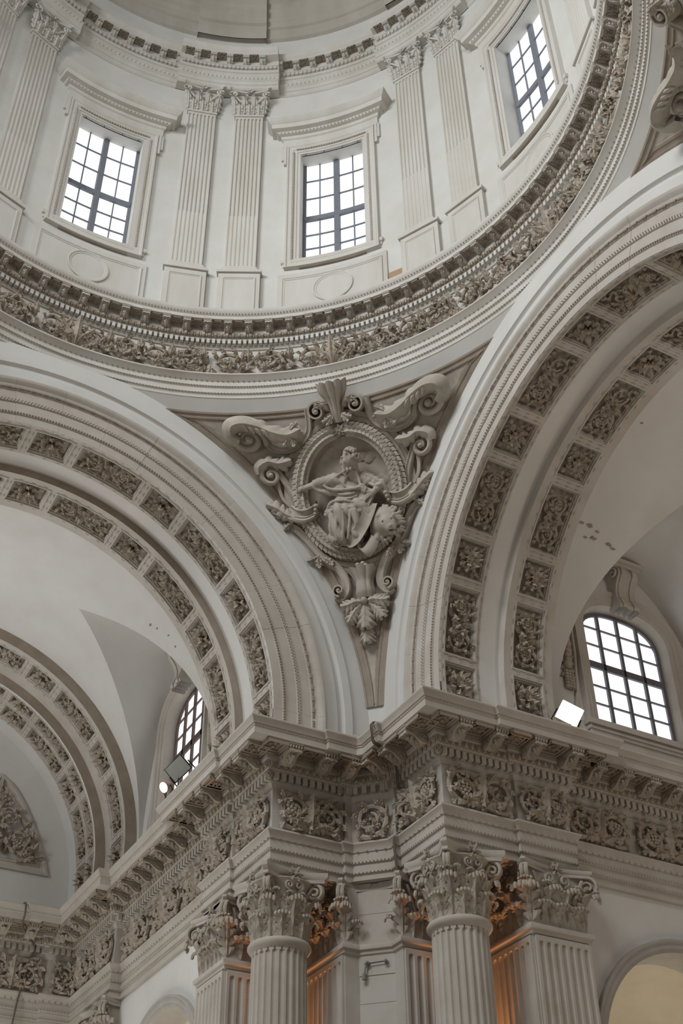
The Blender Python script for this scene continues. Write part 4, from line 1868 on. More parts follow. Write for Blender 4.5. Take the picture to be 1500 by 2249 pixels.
def spiral3(g, M4, R, turns, d, tr, wide=.07):
    """volute ribbon: spiral in the frame's out/up plane, with some width"""
    t = np.linspace(0, 1, int(22 * turns))
    ph = PI / 2 - 2 * PI * turns * t * d
    rad = R * (1 - .80 * t)
    for s in (-1, 1):
        path = np.stack([s * wide * (1 - .2 * t), rad * np.cos(ph), rad * np.sin(ph)], -1)
        V = path @ M4[:3, :3].T + M4[:3, 3]
        g.tube(V, tr * (1.1 - .5 * t), 6)
    P = np.stack([np.stack([s * wide + 0 * t, rad * .96 * np.cos(ph), rad * .96 * np.sin(ph)], -1) for s in (-1, 1)], 0)
    V = P.reshape(-1, 3) @ M4[:3, :3].T + M4[:3, 3]
    g.grid(V.reshape(P.shape))


def column_capital(parent, r, z0, H):
    """z0 = top of the astragal"""
    g = G()
    n = 40
    a = np.linspace(0, 2 * PI, n, endpoint=False)
    pr = [(r * .96, 0), (r * .96, .3 * H), (r * 1.0, .6 * H), (r * 1.10, .78 * H), (r * 1.26, .86 * H), (r * 1.26, .88 * H)]
    g.grid(np.array([[(k * math.cos(x), k * math.sin(x), z0 + z) for x in a] for k, z in pr]), cv=True)
    build('bell', g, M_CAPST, parent)
    for row, (L, zz, wd, reach, sh) in enumerate(((.42 * H, 0, .70 * r, .36 * r, 0), (.70 * H, .02 * H, .70 * r, .46 * r, .5))):
        for k in range(8):
            an = 2 * PI * (k + sh) / 8 + PI / 8
            g = G()
            cap_leaf3(g, L, wd, reach, fr4(r * .96 * math.cos(an), r * .96 * math.sin(an), z0 + zz, an))
            build('acanthus_leaf', g, M_CAPST, parent)
    for k in range(4):
        an = PI / 4 + k * PI / 2
        g = G()
        spiral3(g, fr4(r * 1.34 * math.cos(an), r * 1.34 * math.sin(an), z0 + .735 * H, an), .135 * H, 1.6, 1, .03 * H, .045)
        g.tube([((r * q) * math.cos(an + dd), (r * q) * math.sin(an + dd), z0 + zz * H) for q, dd, zz in ((.98, .26, .42), (1.04, .20, .56), (1.14, .10, .72), (1.28, .03, .85))], .03 * H, 6)
        g.tube([((r * q) * math.cos(an - dd), (r * q) * math.sin(an - dd), z0 + zz * H) for q, dd, zz in ((.98, .26, .42), (1.04, .20, .56), (1.14, .10, .72), (1.28, .03, .85))], .03 * H, 6)
        for dd in (-.24, .24):
            cap_leaf3(g, .30 * H, .34 * r, .40 * r, fr4(r * 1.0 * math.cos(an + dd), r * 1.0 * math.sin(an + dd), z0 + .44 * H, an + dd * .6))
        cap_leaf3(g, .34 * H, .36 * r, .42 * r, fr4(r * 1.06 * math.cos(an), r * 1.06 * math.sin(an), z0 + .40 * H, an))
        build('volute', g, M_CAPST, parent)
        am = k * PI / 2
        for s in (-1, 1):
            g = G()
            t = np.linspace(0, 1, 28)
            ph = -PI / 2 + s * 2 * PI * 1.4 * t
            rad = .075 * H * (1 - .8 * t)
            ang = am + s * .17
            side = np.array([-math.sin(am), math.cos(am)])
            outv = np.array([math.cos(am), math.sin(am)])
            c = outv * r * 1.14 + side * s * .20 * r
            pth = [(c[0] + side[0] * x, c[1] + side[1] * x, z0 + .77 * H + z) for x, z in zip(rad * np.cos(ph), rad * np.sin(ph))]
            g.tube(pth, .02 * H, 5)
            cap_leaf3(g, .24 * H, .30 * r, .30 * r, fr4(r * 1.0 * math.cos(ang * 1 + s * .05), r * 1.0 * math.sin(ang + s * .05), z0 + .46 * H, am + s * .1))
            build('helix', g, M_CAPST, parent)
    # abacus with hollow sides
    g = G()
    k = 12
    outl = []
    for c in range(4):
        a0, a1 = PI / 4 + c * PI / 2, PI / 4 + (c + 1) * PI / 2
        p0 = np.array([math.cos(a0), math.sin(a0)]) * r * 1.98
        p1 = np.array([math.cos(a1), math.sin(a1)]) * r * 1.98
        tn = (p1 - p0) / np.linalg.norm(p1 - p0)
        p0, p1 = p0 + tn * .10, p1 - tn * .10
        inw = -(p0 + p1) / np.linalg.norm(p0 + p1)
        for j in range(k):
            f = j / (k - 1)
            outl.append(p0 + (p1 - p0) * f + inw * .40 * r * math.sin(PI * f))
    outl = np.array(outl)
    lv = [(.93, .865), (.93, .915), (.96, .93), (1.0, .965), (1.0, 1.02)]
    g.grid(np.array([[(x * s_, y * s_, z0 + z * H) for x, y in outl] for s_, z in lv]), cv=True)
    for zz, s_, fl in ((.865, .93, True), (1.02, 1.0, False)):
        g.add(np.vstack([np.c_[outl * s_, np.full(len(outl), z0 + zz * H)], [(0, 0, z0 + zz * H)]]), tris=[((i + 1) % len(outl), i, len(outl)) if fl else (i, (i + 1) % len(outl), len(outl)) for i in range(len(outl))])
    build('abacus', g, M_STONE, parent, smooth=30)
    for c in range(4):
        am = c * PI / 2
        f = G()
        rosette(f, 0, 0, .13 * H, .07 * H, 6, False)
        V, q, t = f.arr()
        g = G()
        V2 = np.stack([V[:, 0], V[:, 2] + 0, V[:, 1]], 1)
        M4 = fr4(r * 1.10 * math.cos(am), r * 1.10 * math.sin(am), z0 + .94 * H, am)
        g.add(V2 @ M4[:3, :3].T + M4[:3, 3], q, t)
        build('fleuron', g, M_CAPST, parent)


colL = empty('fluted_column', 'fluted stone column with Corinthian capital at the left side of the pier', 'column', 'fluted columns of the pier', loc=(-10.67, 7.54, 0))
CR = .665
g = G()
g.grid(fluted_column_pts(.72, CR, -14.0, -5.20), cv=True)
build('shaft', g, M_STONE, colL, smooth=30)
g = G()
a = np.linspace(0, 2 * PI, 48, endpoint=False)
g.grid(np.array([[(k * math.cos(x), k * math.sin(x), z) for x in a] for k, z in [(CR, -5.28), (CR + .02, -5.24), (CR + .07, -5.22), (CR + .11, -5.16), (CR + .11, -5.11), (CR + .07, -5.05), (CR + .02, -5.04), (CR - .03, -5.03)]]), cv=True)
build('astragal', g, M_STONE, colL, smooth=50)
column_capital(colL, CR, -5.04, 1.62)
colR = copy_tree(colL, REFL, cull=False)
tag(colR, 'fluted stone column with Corinthian capital at the right side of the pier')


def block_capital(label, x0, x1, y0, y1, faces, z0=-4.93, H=1.51):
    """capital on a square block: leaves along the named faces ('-y','+x') and volutes at the free corner"""
    root = empty('pilaster_capital', label, 'capital', 'square Corinthian capitals of the pier pilasters')
    g = G()
    g.box(x0 + .04, x1 - .04, y0 + .04, y1 - .04, z0, z0 + .88 * H)
    build('bell', g, M_CAPST, root)
    fx = {'-y': ((x0, y0), (x1, y0), -PI / 2), '+x': ((x1, y0), (x1, y1), 0.0), '-x': ((x0, y1), (x0, y0), PI), '+y': ((x1, y1), (x0, y1), PI / 2)}
    for f in faces:
        if f not in fx:
            continue
        a, b, an = fx[f]
        a, b = np.array(a), np.array(b)
        L = np.linalg.norm(b - a)
        n = max(1, int(round(L / .60)))
        for k in range(n):
            p = a + (b - a) * (k + .5) / n
            g = G()
            cap_leaf3(g, .42 * H, L / n * 1.02, .28, fr4(p[0], p[1], z0, an))
            build('acanthus_leaf', g, M_CAPST, root)
        for k in range(n + 1 if L > .8 else 1):
            p = a + (b - a) * k / n
            dd = 0.0
            if k == 0:
                dd = -.5
            if k == n:
                dd = .5
            g = G()
            cap_leaf3(g, .70 * H, L / n * .92, .38, fr4(p[0], p[1], z0 + .02 * H, an + dd))
            build('acanthus_leaf', g, M_CAPST, root)
        if L < .8:
            continue
        mid = (a + b) / 2
        out = np.array([math.cos(an), math.sin(an)])
        side = np.array([-math.sin(an), math.cos(an)])
        for s in (-1, 1):
            g = G()
            t = np.linspace(0, 1, 28)
            ph = -PI / 2 + s * 2 * PI * 1.4 * t
            rad = .10 * H * (1 - .8 * t)
            c = mid + out * .16 + side * s * .22
            g.tube([(c[0] + side[0] * x, c[1] + side[1] * x, z0 + .76 * H + z) for x, z in zip(rad * np.cos(ph), rad * np.sin(ph))], .026 * H, 5)
            q0 = mid + side * s * .45 + out * .06
            cap_leaf3(g, .30 * H, .34, .26, fr4(q0[0], q0[1], z0 + .42 * H, an))
            # stalk toward the corner volute
            cr = (b if s > 0 else a)
            g.tube([tuple(q0) + (z0 + .42 * H,), tuple(q0 * .6 + cr * .4 + out * .10) + (z0 + .60 * H,), tuple(q0 * .15 + cr * .85 + out * .18) + (z0 + .82 * H,)], .03 * H, 6)
            build('helix', g, M_CAPST, root)
    corners = [((x1, y0), -PI / 4)] + ([((x0, y0), -3 * PI / 4)] if '-y' in faces and '-x' in faces or 'L' in faces else []) + ([((x1, y1), PI / 4)] if 'U' in faces else [])
    for (cx, cy), an in corners:
        g = G()
        spiral3(g, fr4(cx + .20 * math.cos(an), cy + .20 * math.sin(an), z0 + .73 * H, an), .17 * H, 1.6, 1, .032 * H, .06)
        cap_leaf3(g, .36 * H, .42, .36, fr4(cx, cy, z0 + .38 * H, an))
        build('volute', g, M_CAPST, root)
    # abacus: hollow-sided slab
    g = G()
    ee = .30
    P = [(x0 - ee, y0 - ee), (x1 + ee, y0 - ee), (x1 + ee, y1 + ee), (x0 - ee, y1 + ee)]
    outl = []
    for c in range(4):
        p0, p1 = np.array(P[c]), np.array(P[(c + 1) % 4])
        tn = (p1 - p0) / np.linalg.norm(p1 - p0)
        inw = np.array([-tn[1], tn[0]])
        for j in range(12):
            f = j / 11
            outl.append(p0 + tn * .08 + (p1 - p0 - tn * .16) * f + inw * .24 * math.sin(PI * f))
    outl = np.array(outl)
    cc = np.array([(x0 + x1) / 2, (y0 + y1) / 2])
    rows = []
    for s_, z in [(.95, .88), (.95, .925), (.97, .935), (1, .965), (1, 1.0)]:
        q = cc + (outl - cc) * s_
        rows.append(np.c_[q, np.full(len(q), z0 + z * H)])
    g.grid(np.array(rows), cv=True)
    q = cc + (outl - cc) * .95
    g.add(np.vstack([np.c_[q, np.full(len(q), z0 + .88 * H)], [(cc[0], cc[1], z0 + .88 * H)]]), tris=[((i + 1) % len(q), i, len(q)) for i in range(len(q))])
    build('abacus', g, M_STONE, root, smooth=30)
    for f in faces:
        if f not in fx:
            continue
        a, b, an = fx[f]
        if np.linalg.norm(np.array(b) - np.array(a)) < .8:
            continue
        p = (np.array(a) + np.array(b)) / 2 + np.array([math.cos(an), math.sin(an)]) * .10
        r_ = G()
        rosette(r_, 0, 0, .19, .09, 6, False)
        V, qq, t = r_.arr()
        M4 = fr4(p[0], p[1], z0 + .94 * H, an)
        g = G()
        g.add(V[:, [0, 2, 1]] @ M4[:3, :3].T + M4[:3, 3], qq, t)
        build('fleuron', g, M_CAPST, root)
    return root


p1c = block_capital('square leafy capital on the far left pier pilaster beside the arm wall', -13.86, -12.28, 6.88, 8.3, ('-y', '+x', 'L'))
p2c = block_capital('square leafy capital right of the left column, beside plain stone wall', -11.6, -10.02, 9.0, 9.36, ('-y', '+x'))
p5c = block_capital('square leafy capital at the far end of the left arm, bottom left corner', -22.45, -20.92, 6.86, 7.6, ('-y', '+x', 'L'))
farp = empty('pilaster', 'plain-sided fluted pilaster at the far end of the left arm', 'pilaster')
g = G()
g.box(-22.49, -20.88, 6.84, 7.30, -14.0, -4.93)
build('shaft_core', g, M_STONE, farp, smooth=0)
f_ = fluted_face(1.55, -12.0, -5.23, 6, .06)
V, q, t = f_.arr()
g = G()
g.add(np.stack([V[:, 0] - 21.685, 6.84 - .068 + V[:, 1], V[:, 2]], 1), q, t)
build('fluted_face', g, M_STONE, farp, smooth=30)
p4c = copy_tree(p1c, REFL, cull=False)
tag(p4c, 'square leafy capital on the wide right pier pilaster beside the bright wall')
p3c = copy_tree(p2c, REFL, cull=False)
tag(p3c, 'square leafy capital left of the right column, partly glowing orange')

# ------------------------------------------------------------------ lower walls of the arms with arched openings
SL = 7.24


def lower_wall(name, label):
    root = empty(name, label, 'wall', kind='structure')
    R0, zc, d0 = 3.0, -7.75, 17.3
    g = G()
    n = 32
    t = np.linspace(PI, 0, n)
    inn = [(-R0, -14), (-R0, -10)] + [(R0 * math.cos(a), zc + R0 * math.sin(a)) for a in t] + [(R0, -10), (R0, -14), (0, -14)]
    w0, w1 = 3.4, 3.4
    o = []
    for a in t:
        c, s = math.cos(a), math.sin(a)
        k = min(w0 / max(1e-6, abs(c)), 4.45 / max(1e-6, s))
        o.append((c * k, zc + s * k))
    outl = [(-w0, -14), (-w0, -10)] + o + [(w1, -10), (w1, -14), (0, -14)]
    bridge(g, [(-(d0 + w), SL, z) for w, z in inn[:-1]] , [(-(d0 + w), SL, z) for w, z in outl[:-1]])
    for a, b in ((d0 - w0, d0 - w0 + .01), (d0 + w0, 25.0)):
        g.grid(np.array([[(-a, SL, -14), (-a, SL, -3.3)], [(-b, SL, -14), (-b, SL, -3.3)]]))
    build('plaster', g, M_PLASTER, root)
    # moulded arch frame
    g = G()
    seq = [(3.0, SL + .9), (3.0, SL - .05), (3.08, SL - .07), (3.10, SL - .10), (3.22, SL - .10), (3.26, SL - .14), (3.32, SL - .14), (3.33, SL)]
    for (r0, s0), (r1, s1) in zip(seq[:-1], seq[1:]):
        A = [(-(d0 + r0 * x), s0, zc + r0 * y if y > 0 else zz) for x, y, zz in [(-1, -1, -14)] + [(math.cos(a), math.sin(a) + 1e-9, 0) for a in t] + [(1, -1, -14)]]
        B = [(-(d0 + r1 * x), s1, zc + r1 * y if y > 0 else zz) for x, y, zz in [(-1, -1, -14)] + [(math.cos(a), math.sin(a) + 1e-9, 0) for a in t] + [(1, -1, -14)]]
        g.grid(np.stack([np.array(A), np.array(B)], 0))
    build('arch_frame', g, M_GREYST, root, smooth=30)
    # chapel behind: ochre vault and back wall
    g = G()
    A = [(-(d0 - 3.0), z) for z in (-14,)] + [(-(d0 + 3.0 * math.cos(a)), zc + 3.0 * math.sin(a)) for a in t[::-1]] + [(-(d0 + 3.0), -14)]
    g.grid(np.array([[(x, s, z) for x, z in A] for s in (SL + .9, SL + 5)]))
    g.add([(-(d0 - 3.2), SL + 5, -14), (-(d0 + 3.2), SL + 5, -14), (-(d0 + 3.2), SL + 5, -4), (-(d0 - 3.2), SL + 5, -4)], [(0, 1, 2, 3)])
    build('chapel_vault', g, M_YELLOW, root)
    return root


def added_chapel_lamp(label, loc):  # unseen lamp added to brighten a chapel
    root = empty('added_chapel_lamp', label, 'lamp', 'added lamps brightening the side chapels', loc=loc)
    g = G()
    g.ball((0, 0, 0), .16, 12, 8)
    build('globe', g, M_BULB, root)
    g = G()
    g.tube([(0, 0, .15), (0, 0, 1.6)], .015, 6)
    build('cord', g, M_BLACK, root)
    d = bpy.data.lights.new('added_chapel_light', 'POINT')
    d.energy, d.color, d.shadow_soft_size = 170, (1.0, .94, .84), .2
    lo = bpy.data.objects.new('added_chapel_light', d)
    COL.objects.link(lo)
    lo.parent = root
    lo.location = (0, 0, -.3)


lowL = lower_wall('wall_left', 'white plaster wall of the left arm with an arched chapel opening')
lowR = copy_tree(lowL, REFL, cull=False)
lowR.name = 'wall_right'
tag(lowR, 'white plaster wall of the right arm with an arched ochre chapel opening')
added_chapel_lamp('added globe lamp out of view, brightening the left side chapel', (-17.3, 10.0, -9.5))
added_chapel_lamp('added globe lamp out of view, brightening the right side chapel', (-10.0, 17.3, -9.5))

# ------------------------------------------------------------------ far end wall of the left arm
wend = empty('wall_end', 'far end wall of the left arm with carved lunette panel', 'wall', kind='structure')
XE = -25.0
g = G()
th = np.radians(np.linspace(-90, 90, 60))
g.add(np.vstack([[(XE, 0, -.4)], [(XE, -7, -.4)], np.c_[np.full(60, XE), 7 * np.sin(th), ZC + 7 * np.cos(th)], [(XE, 7, -.4)]]), tris=[(0, i, i + 1) for i in range(1, 62)])
g.grid(np.array([[(-24.65, -8, -14), (-24.65, -8, -3.3)], [(-24.65, 8, -14), (-24.65, 8, -3.3)]]))
g.grid(np.array([[(-24.65, -8, 0.05), (-24.65, 8, .05)], [(XE - .1, -8, .05), (XE - .1, 8, .05)]]))
build('plaster', g, M_PLASTER, wend)
# lunette panel: right edge concentric with the arch, flat bottom, left edge leaning to a point
pr = 4.95
bot, topz = 1.95, 4.72
pts = [(1.2, bot), (5.2, bot)]
yy = np.linspace(5.16, 3.40, 9)
pts = [(y, 1.95 + (4.78 - 1.95) * max(0, 1 - ((y - 3.40) / 1.80) ** 1.4) ** .9) for y in yy]
pts = [(5.20, 1.95)] + pts + [(2.6, 3.2), (2.1, 1.95)]
Pp = np.array(pts)


def inset(P, d):
    T = np.roll(P, -1, 0) - P
    T /= np.linalg.norm(T, axis=1, keepdims=True) + 1e-9
    N = np.stack([-T[:, 1], T[:, 0]], 1)
    m = N + np.roll(N, 1, 0)
    m /= np.maximum(.35, (1 + (N * np.roll(N, 1, 0)).sum(1)))[:, None]
    return P + m * d


_, idx = np.unique(np.round(Pp, 3), axis=0, return_index=True)
Pp = Pp[np.sort(idx)]
g = G()
rows = [np.c_[np.full(len(Pp), XE + w), inset(Pp, d)] for d, w in [(-.25, 0), (-.25, .10), (-.15, .12), (-.12, .07), (0, .06), (.02, .10), (.08, .10), (.12, .02), (.16, .0)]]
g.grid(np.array(rows), cv=True)
build('panel_frame', g, M_STONE, wend, smooth=30)
g = G()
rg = G()
volute(rg, 4.32, 2.58, .58, -PI / 2, 1.7, 1, .34, heart='grapes')
volute(rg, 3.22, 2.58, .58, PI / 2, 1.7, -1, .34, heart='flower')
volute(rg, 3.82, 3.52, .46, -PI / 2, 1.6, -1, .30, heart='bud')
volute(rg, 3.40, 4.14, .32, -PI / 2, 1.5, 1, .26, heart='bud')
volute(rg, 2.62, 2.45, .42, PI / 2, 1.5, 1, .28, heart='bud')
volute(rg, 3.05, 3.35, .36, PI / 2, 1.5, 1, .28, heart='flower')
for y, z, a in ((4.9, 2.2, .3), (3.9, 2.2, 1.4), (4.4, 3.2, .9), (3.4, 4.4, 1.5), (3.0, 3.1, 2.0)):
    rg.grid(put(leaf(.5, .28, .1, 3, curl=.8), a, y, z))
V, q, t = rg.arr()
g.add(np.stack([XE + .04 + V[:, 2], V[:, 0], V[:, 1]], 1), q, t)
build('scroll_carving', g, M_CARVE, wend)
# ------------------------------------------------------------------ carved medallion on the pendentive
def sphmap(V, c=135.0):
    """(s right, t up along the meridian, w inward) on the pendentive sphere at azimuth c"""
    el = V[:, 1] / SPH
    az = math.radians(c) - V[:, 0] / (SPH * np.cos(el))
    r = SPH - V[:, 2]
    return np.stack([r * np.cos(el) * np.cos(az), r * np.cos(el) * np.sin(az), ZC + r * np.sin(el)], 1)


def tz(z):
    return SPH * math.asin((z - ZC) / SPH)


def side_s(z, k=10.34):
    rho = math.sqrt(SPH ** 2 - (z - ZC) ** 2)
    az = math.acos(max(-1, -k / rho))
    return abs(az - math.radians(135)) * SPH * math.cos(math.asin((z - ZC) / SPH))


def smooth_path(pts, n=40):
    """Catmull-Rom through points"""
    P = np.array(pts, float)
    P = np.vstack([2 * P[0] - P[1], P, 2 * P[-1] - P[-2]])
    out = []
    m = len(P) - 3
    for i in range(m):
        p0, p1, p2, p3 = P[i:i + 4]
        k = max(2, n // m)
        for t in np.linspace(0, 1, k, endpoint=False):
            out.append(.5 * ((2 * p1) + (-p0 + p2) * t + (2 * p0 - 5 * p1 + 4 * p2 - p3) * t * t + (-p0 + 3 * p1 - 3 * p2 + p3) * t ** 3))
    out.append(P[-2])
    return np.array(out)


def rail(g, pts, prof, n=40, taper=None):
    """moulded strap along a path in (s,t); prof = (offset across, height w)"""
    P = smooth_path(pts, n)
    T = np.gradient(P[:, :2], axis=0)
    T /= np.linalg.norm(T, axis=1, keepdims=True) + 1e-9
    N = np.stack([-T[:, 1], T[:, 0]], 1)
    k = np.ones(len(P)) if taper is None else np.interp(np.linspace(0, 1, len(P)), np.linspace(0, 1, len(taper)), taper)
    Q = np.array([[(p[0] + nn[0] * o * kk, p[1] + nn[1] * o * kk, (p[2] if len(p) > 2 else 0) + w * (.5 + .5 * kk)) for o, w in prof] for p, nn, kk in zip(P, N, k)])
    g.grid(Q)
    for i in (0, -1):
        c = Q[i].mean(0)
        m = len(Q[i])
        g.add(np.vstack([Q[i], c]), tris=[(j, j + 1, m) for j in range(m - 1)])
    return g


def path_leaf(g, pts, widths, h, lobes=5, lobe_from=.35, nc=9, n=44):
    """acanthus growing along a curved spine (s,t,w): plain stem first, lobed after lobe_from"""
    P = smooth_path(pts, n)
    m = len(P)
    T = np.gradient(P[:, :2], axis=0)
    T /= np.linalg.norm(T, axis=1, keepdims=True) + 1e-9
    N = np.stack([-T[:, 1], T[:, 0]], 1)
    f = np.linspace(0, 1, m)
    wd = np.interp(f, np.linspace(0, 1, len(widths)), widths)
    ph = np.clip((f - lobe_from) / (1 - lobe_from), 0, 1)
    lob = np.where(f > lobe_from, .55 + .45 * np.abs(np.sin(PI * ((ph * lobes) % 1.0001))) ** .7, 1)
    hw = wd * lob
    s = np.linspace(-1, 1, nc)
    Q = np.zeros((m, nc, 3))
    fw = .6 * hw[:, None] * np.abs(s[None]) ** 1.4 * (f > lobe_from)[:, None]
    for a in (0, 1):
        Q[..., a] = P[:, a][:, None] + N[:, a][:, None] * (hw[:, None] * s[None]) + T[:, a][:, None] * fw
    Q[..., 2] = P[:, 2][:, None] + h * (1 - np.abs(s[None]) ** 1.8) + .18 * wd[:, None] * np.cos(3 * PI * s[None]) * .5 - h * .4 * np.abs(s[None]) ** 3
    g.grid(Q)
    return g


def spiral_band(g, c, R, a0, turns, d, w0, w1, th=.05, n=44):
    """volute seen end-on: a rolled band standing out of the wall from w0 to w1"""
    t = np.linspace(0, 1, n)
    ph = a0 + d * 2 * PI * turns * t
    r = R * (1 - .80 * t ** .9)
    rows = []
    for rr, w in ((r, w0), (r, w1), (r - th, w1), (r - th, w0)):
        rows.append(np.stack([c[0] + rr * np.cos(ph), c[1] + rr * np.sin(ph), w + 0 * t], -1))
    g.grid(np.array(rows), cu=True)
    g.ball((c[0], c[1], w1 - .03), R * .24, 8, 6)


def flute_cup(g, s0, t0, t1, hw, depth, wbase, lobes=5):
    """flaring fluted shell: half-round body whose half width follows hw(t)"""
    n, m = 14, 41
    tt = np.linspace(0, 1, n)
    an = np.linspace(-PI / 2, PI / 2, m)
    P = []
    for i, f in enumerate(tt):
        h = np.interp(f, np.linspace(0, 1, len(hw)), hw)
        dp = np.interp(f, np.linspace(0, 1, len(depth)), depth)
        fl = 1 + .12 * (2 * np.abs(np.cos(lobes * an)) ** .8 - 1) * (.25 + .75 * f)
        rim = .06 * np.abs(np.cos(lobes * an)) * max(0, f - .75) / .25
        P.append(np.stack([s0 + h * np.sin(an) * fl, t0 + (t1 - t0) * f + rim, wbase + dp * np.cos(an) * fl], -1))
    g.grid(np.array(P))
    e = np.array(P[-1])
    c = np.array([[s0, t1 - .12, wbase + .05]])
    g.add(np.vstack([e, c]), tris=[(j, j + 1, len(e)) for j in range(len(e) - 1)])


tri = empty('trim_11', 'triangular moulded stone frame on the pendentive around the medallion', 'moulding', kind='structure')


def tri_outline(ins=0.0):
    z = np.linspace(10.68, 2.0, 36)
    L = [(-side_s(a, 10.34 - ins * .9) * 1.0, tz(a) - ins * (1 if i == 0 else 0)) for i, a in enumerate(z)]
    L = [(min(s, -.03), t) for s, t in L]
    Rr = [(-s, t) for s, t in L[::-1]]
    top = tz(10.68) - ins
    sx = -L[0][0]
    tp = [(x, top) for x in np.linspace(sx, -sx, 24)[1:-1]]
    return np.array(L + Rr + tp)


g = G()
rows = []
for ins, w in [(0, 0), (0, .05), (.06, .06), (.07, .035), (.15, .03), (.17, .055), (.22, .055), (.24, .02), (.30, .015)]:
    o_ = tri_outline(ins)
    rows.append(np.c_[o_, np.full(len(o_), w)])
g.grid(np.array(rows), cv=True)
V, q, t = g.arr()
gA = G()
gA.add(sphmap(V), q, t)
build('frame_moulding', gA, M_BROWN, tri, smooth=25)
# ground of the panel, row by row
g = G()
rows = []
for z in np.linspace(10.50, 2.1, 40):
    s = max(.02, side_s(z, 10.34) - .12)
    rows.append([(x, tz(z), .018) for x in np.linspace(-s, s, 24)])
g.grid(np.array(rows))
V, q, t = g.arr()
gB = G()
gB.add(sphmap(V), q, t)
build('panel_ground', gB, M_RELIEF, tri)

med = empty('relief_medallion', 'large carved stone cartouche with wreathed bearded figure and lion on the pendentive', 'relief')


def mpart(name, g, m=None, label=None, smooth=45):
    V, q, t = g.arr()
    h = G()
    h.add(sphmap(V), q, t)
    o = build(name, h, m or M_RELIEF, med, smooth=smooth)
    if label:
        o['label'] = label
    return o


def mpart_leaves(g):
    """every grid in the collector becomes a leaf of its own"""
    n0 = 0
    for V, q in zip(g.v, g.q):
        h = G()
        h.add(V, q - n0)
        n0 += len(V)
        mpart('acanthus_leaf', h)


CS, CT, CA, CB = -.03, 7.55, 1.56, 1.92
# cartouche plate
g = G()
a = np.linspace(0, 2 * PI, 72, endpoint=False)
rows = [np.stack([CS + CA * k * np.cos(a), CT + CB * k * np.sin(a), w + 0 * a], -1) for k, w in [(1.34, 0), (1.33, .12), (1.24, .14), (1.22, .19), (1.16, .19), (1.13, .12), (.93, .10), (.91, .17), (.87, .17), (.85, .06), (.55, .03), (0.0, .03)]]
g.grid(np.array(rows), cv=True)
mpart('back_plate', g, smooth=30)
# clouds and rays in low relief
rr = random.Random(3)
for cx, cy, n_, ln in ((.05, 8.98, 6, .9), (.85, 8.55, 7, .8), (-.55, 8.80, 5, .7), (1.05, 7.75, 5, .5)):
    g = G()
    for k in range(n_):
        g.ball((cx + (k / n_ - .5) * ln + rr.uniform(-.05, .05), cy + rr.uniform(-.07, .07), .05), rr.uniform(.10, .17), 10, 6, .22)
    mpart('cloud', g)
# wreath
g = G()
a = np.linspace(0, 2 * PI, 90)
g.tube(np.stack([CS + CA * np.cos(a), CT + CB * np.sin(a), .20 + 0 * a], -1), .155, 10, False)
mpart('wreath_core', g)
g = G()
for side in (-1, 1):
    for k in range(36):
        an = PI / 2 + side * (k + .5) / 36 * PI
        for j, al in enumerate((-1.15, -.45, .25, .95)):
            aa = an + side * (.5 if j % 2 else 0) / 36 * PI
            ctr = np.array([CS + CA * math.cos(aa), CT + CB * math.sin(aa)])
            tan = np.array([-CA * math.sin(aa), CB * math.cos(aa)]) * side
            tan /= np.linalg.norm(tan)
            nrm = np.array([tan[1], -tan[0]])
            P = leaf(.27, .20, .07, 1, curl=1.5, nc=5)
            # local: x along, y across, z up; roll about the tube axis by al
            y2 = P[..., 1] * math.cos(al) + (P[..., 2] + .16) * math.sin(al)
            z2 = -P[..., 1] * math.sin(al) + (P[..., 2] + .16) * math.cos(al)
            Q = np.stack([ctr[0] + tan[0] * P[..., 0] + nrm[0] * y2, ctr[1] + tan[1] * P[..., 0] + nrm[1] * y2, .20 + z2], -1)
            g.grid(Q)
o = mpart('laurel_leaves', g)
o['kind'] = 'stuff'
g = G()
rosette(g, 0, 0, .20, .10, 7, True)
V, q, t = g.arr()
g = G()
g.add(V + [.0, CT + CB, .32], q, t)
mpart('wreath_flower', g)

MS = (-1, 1)
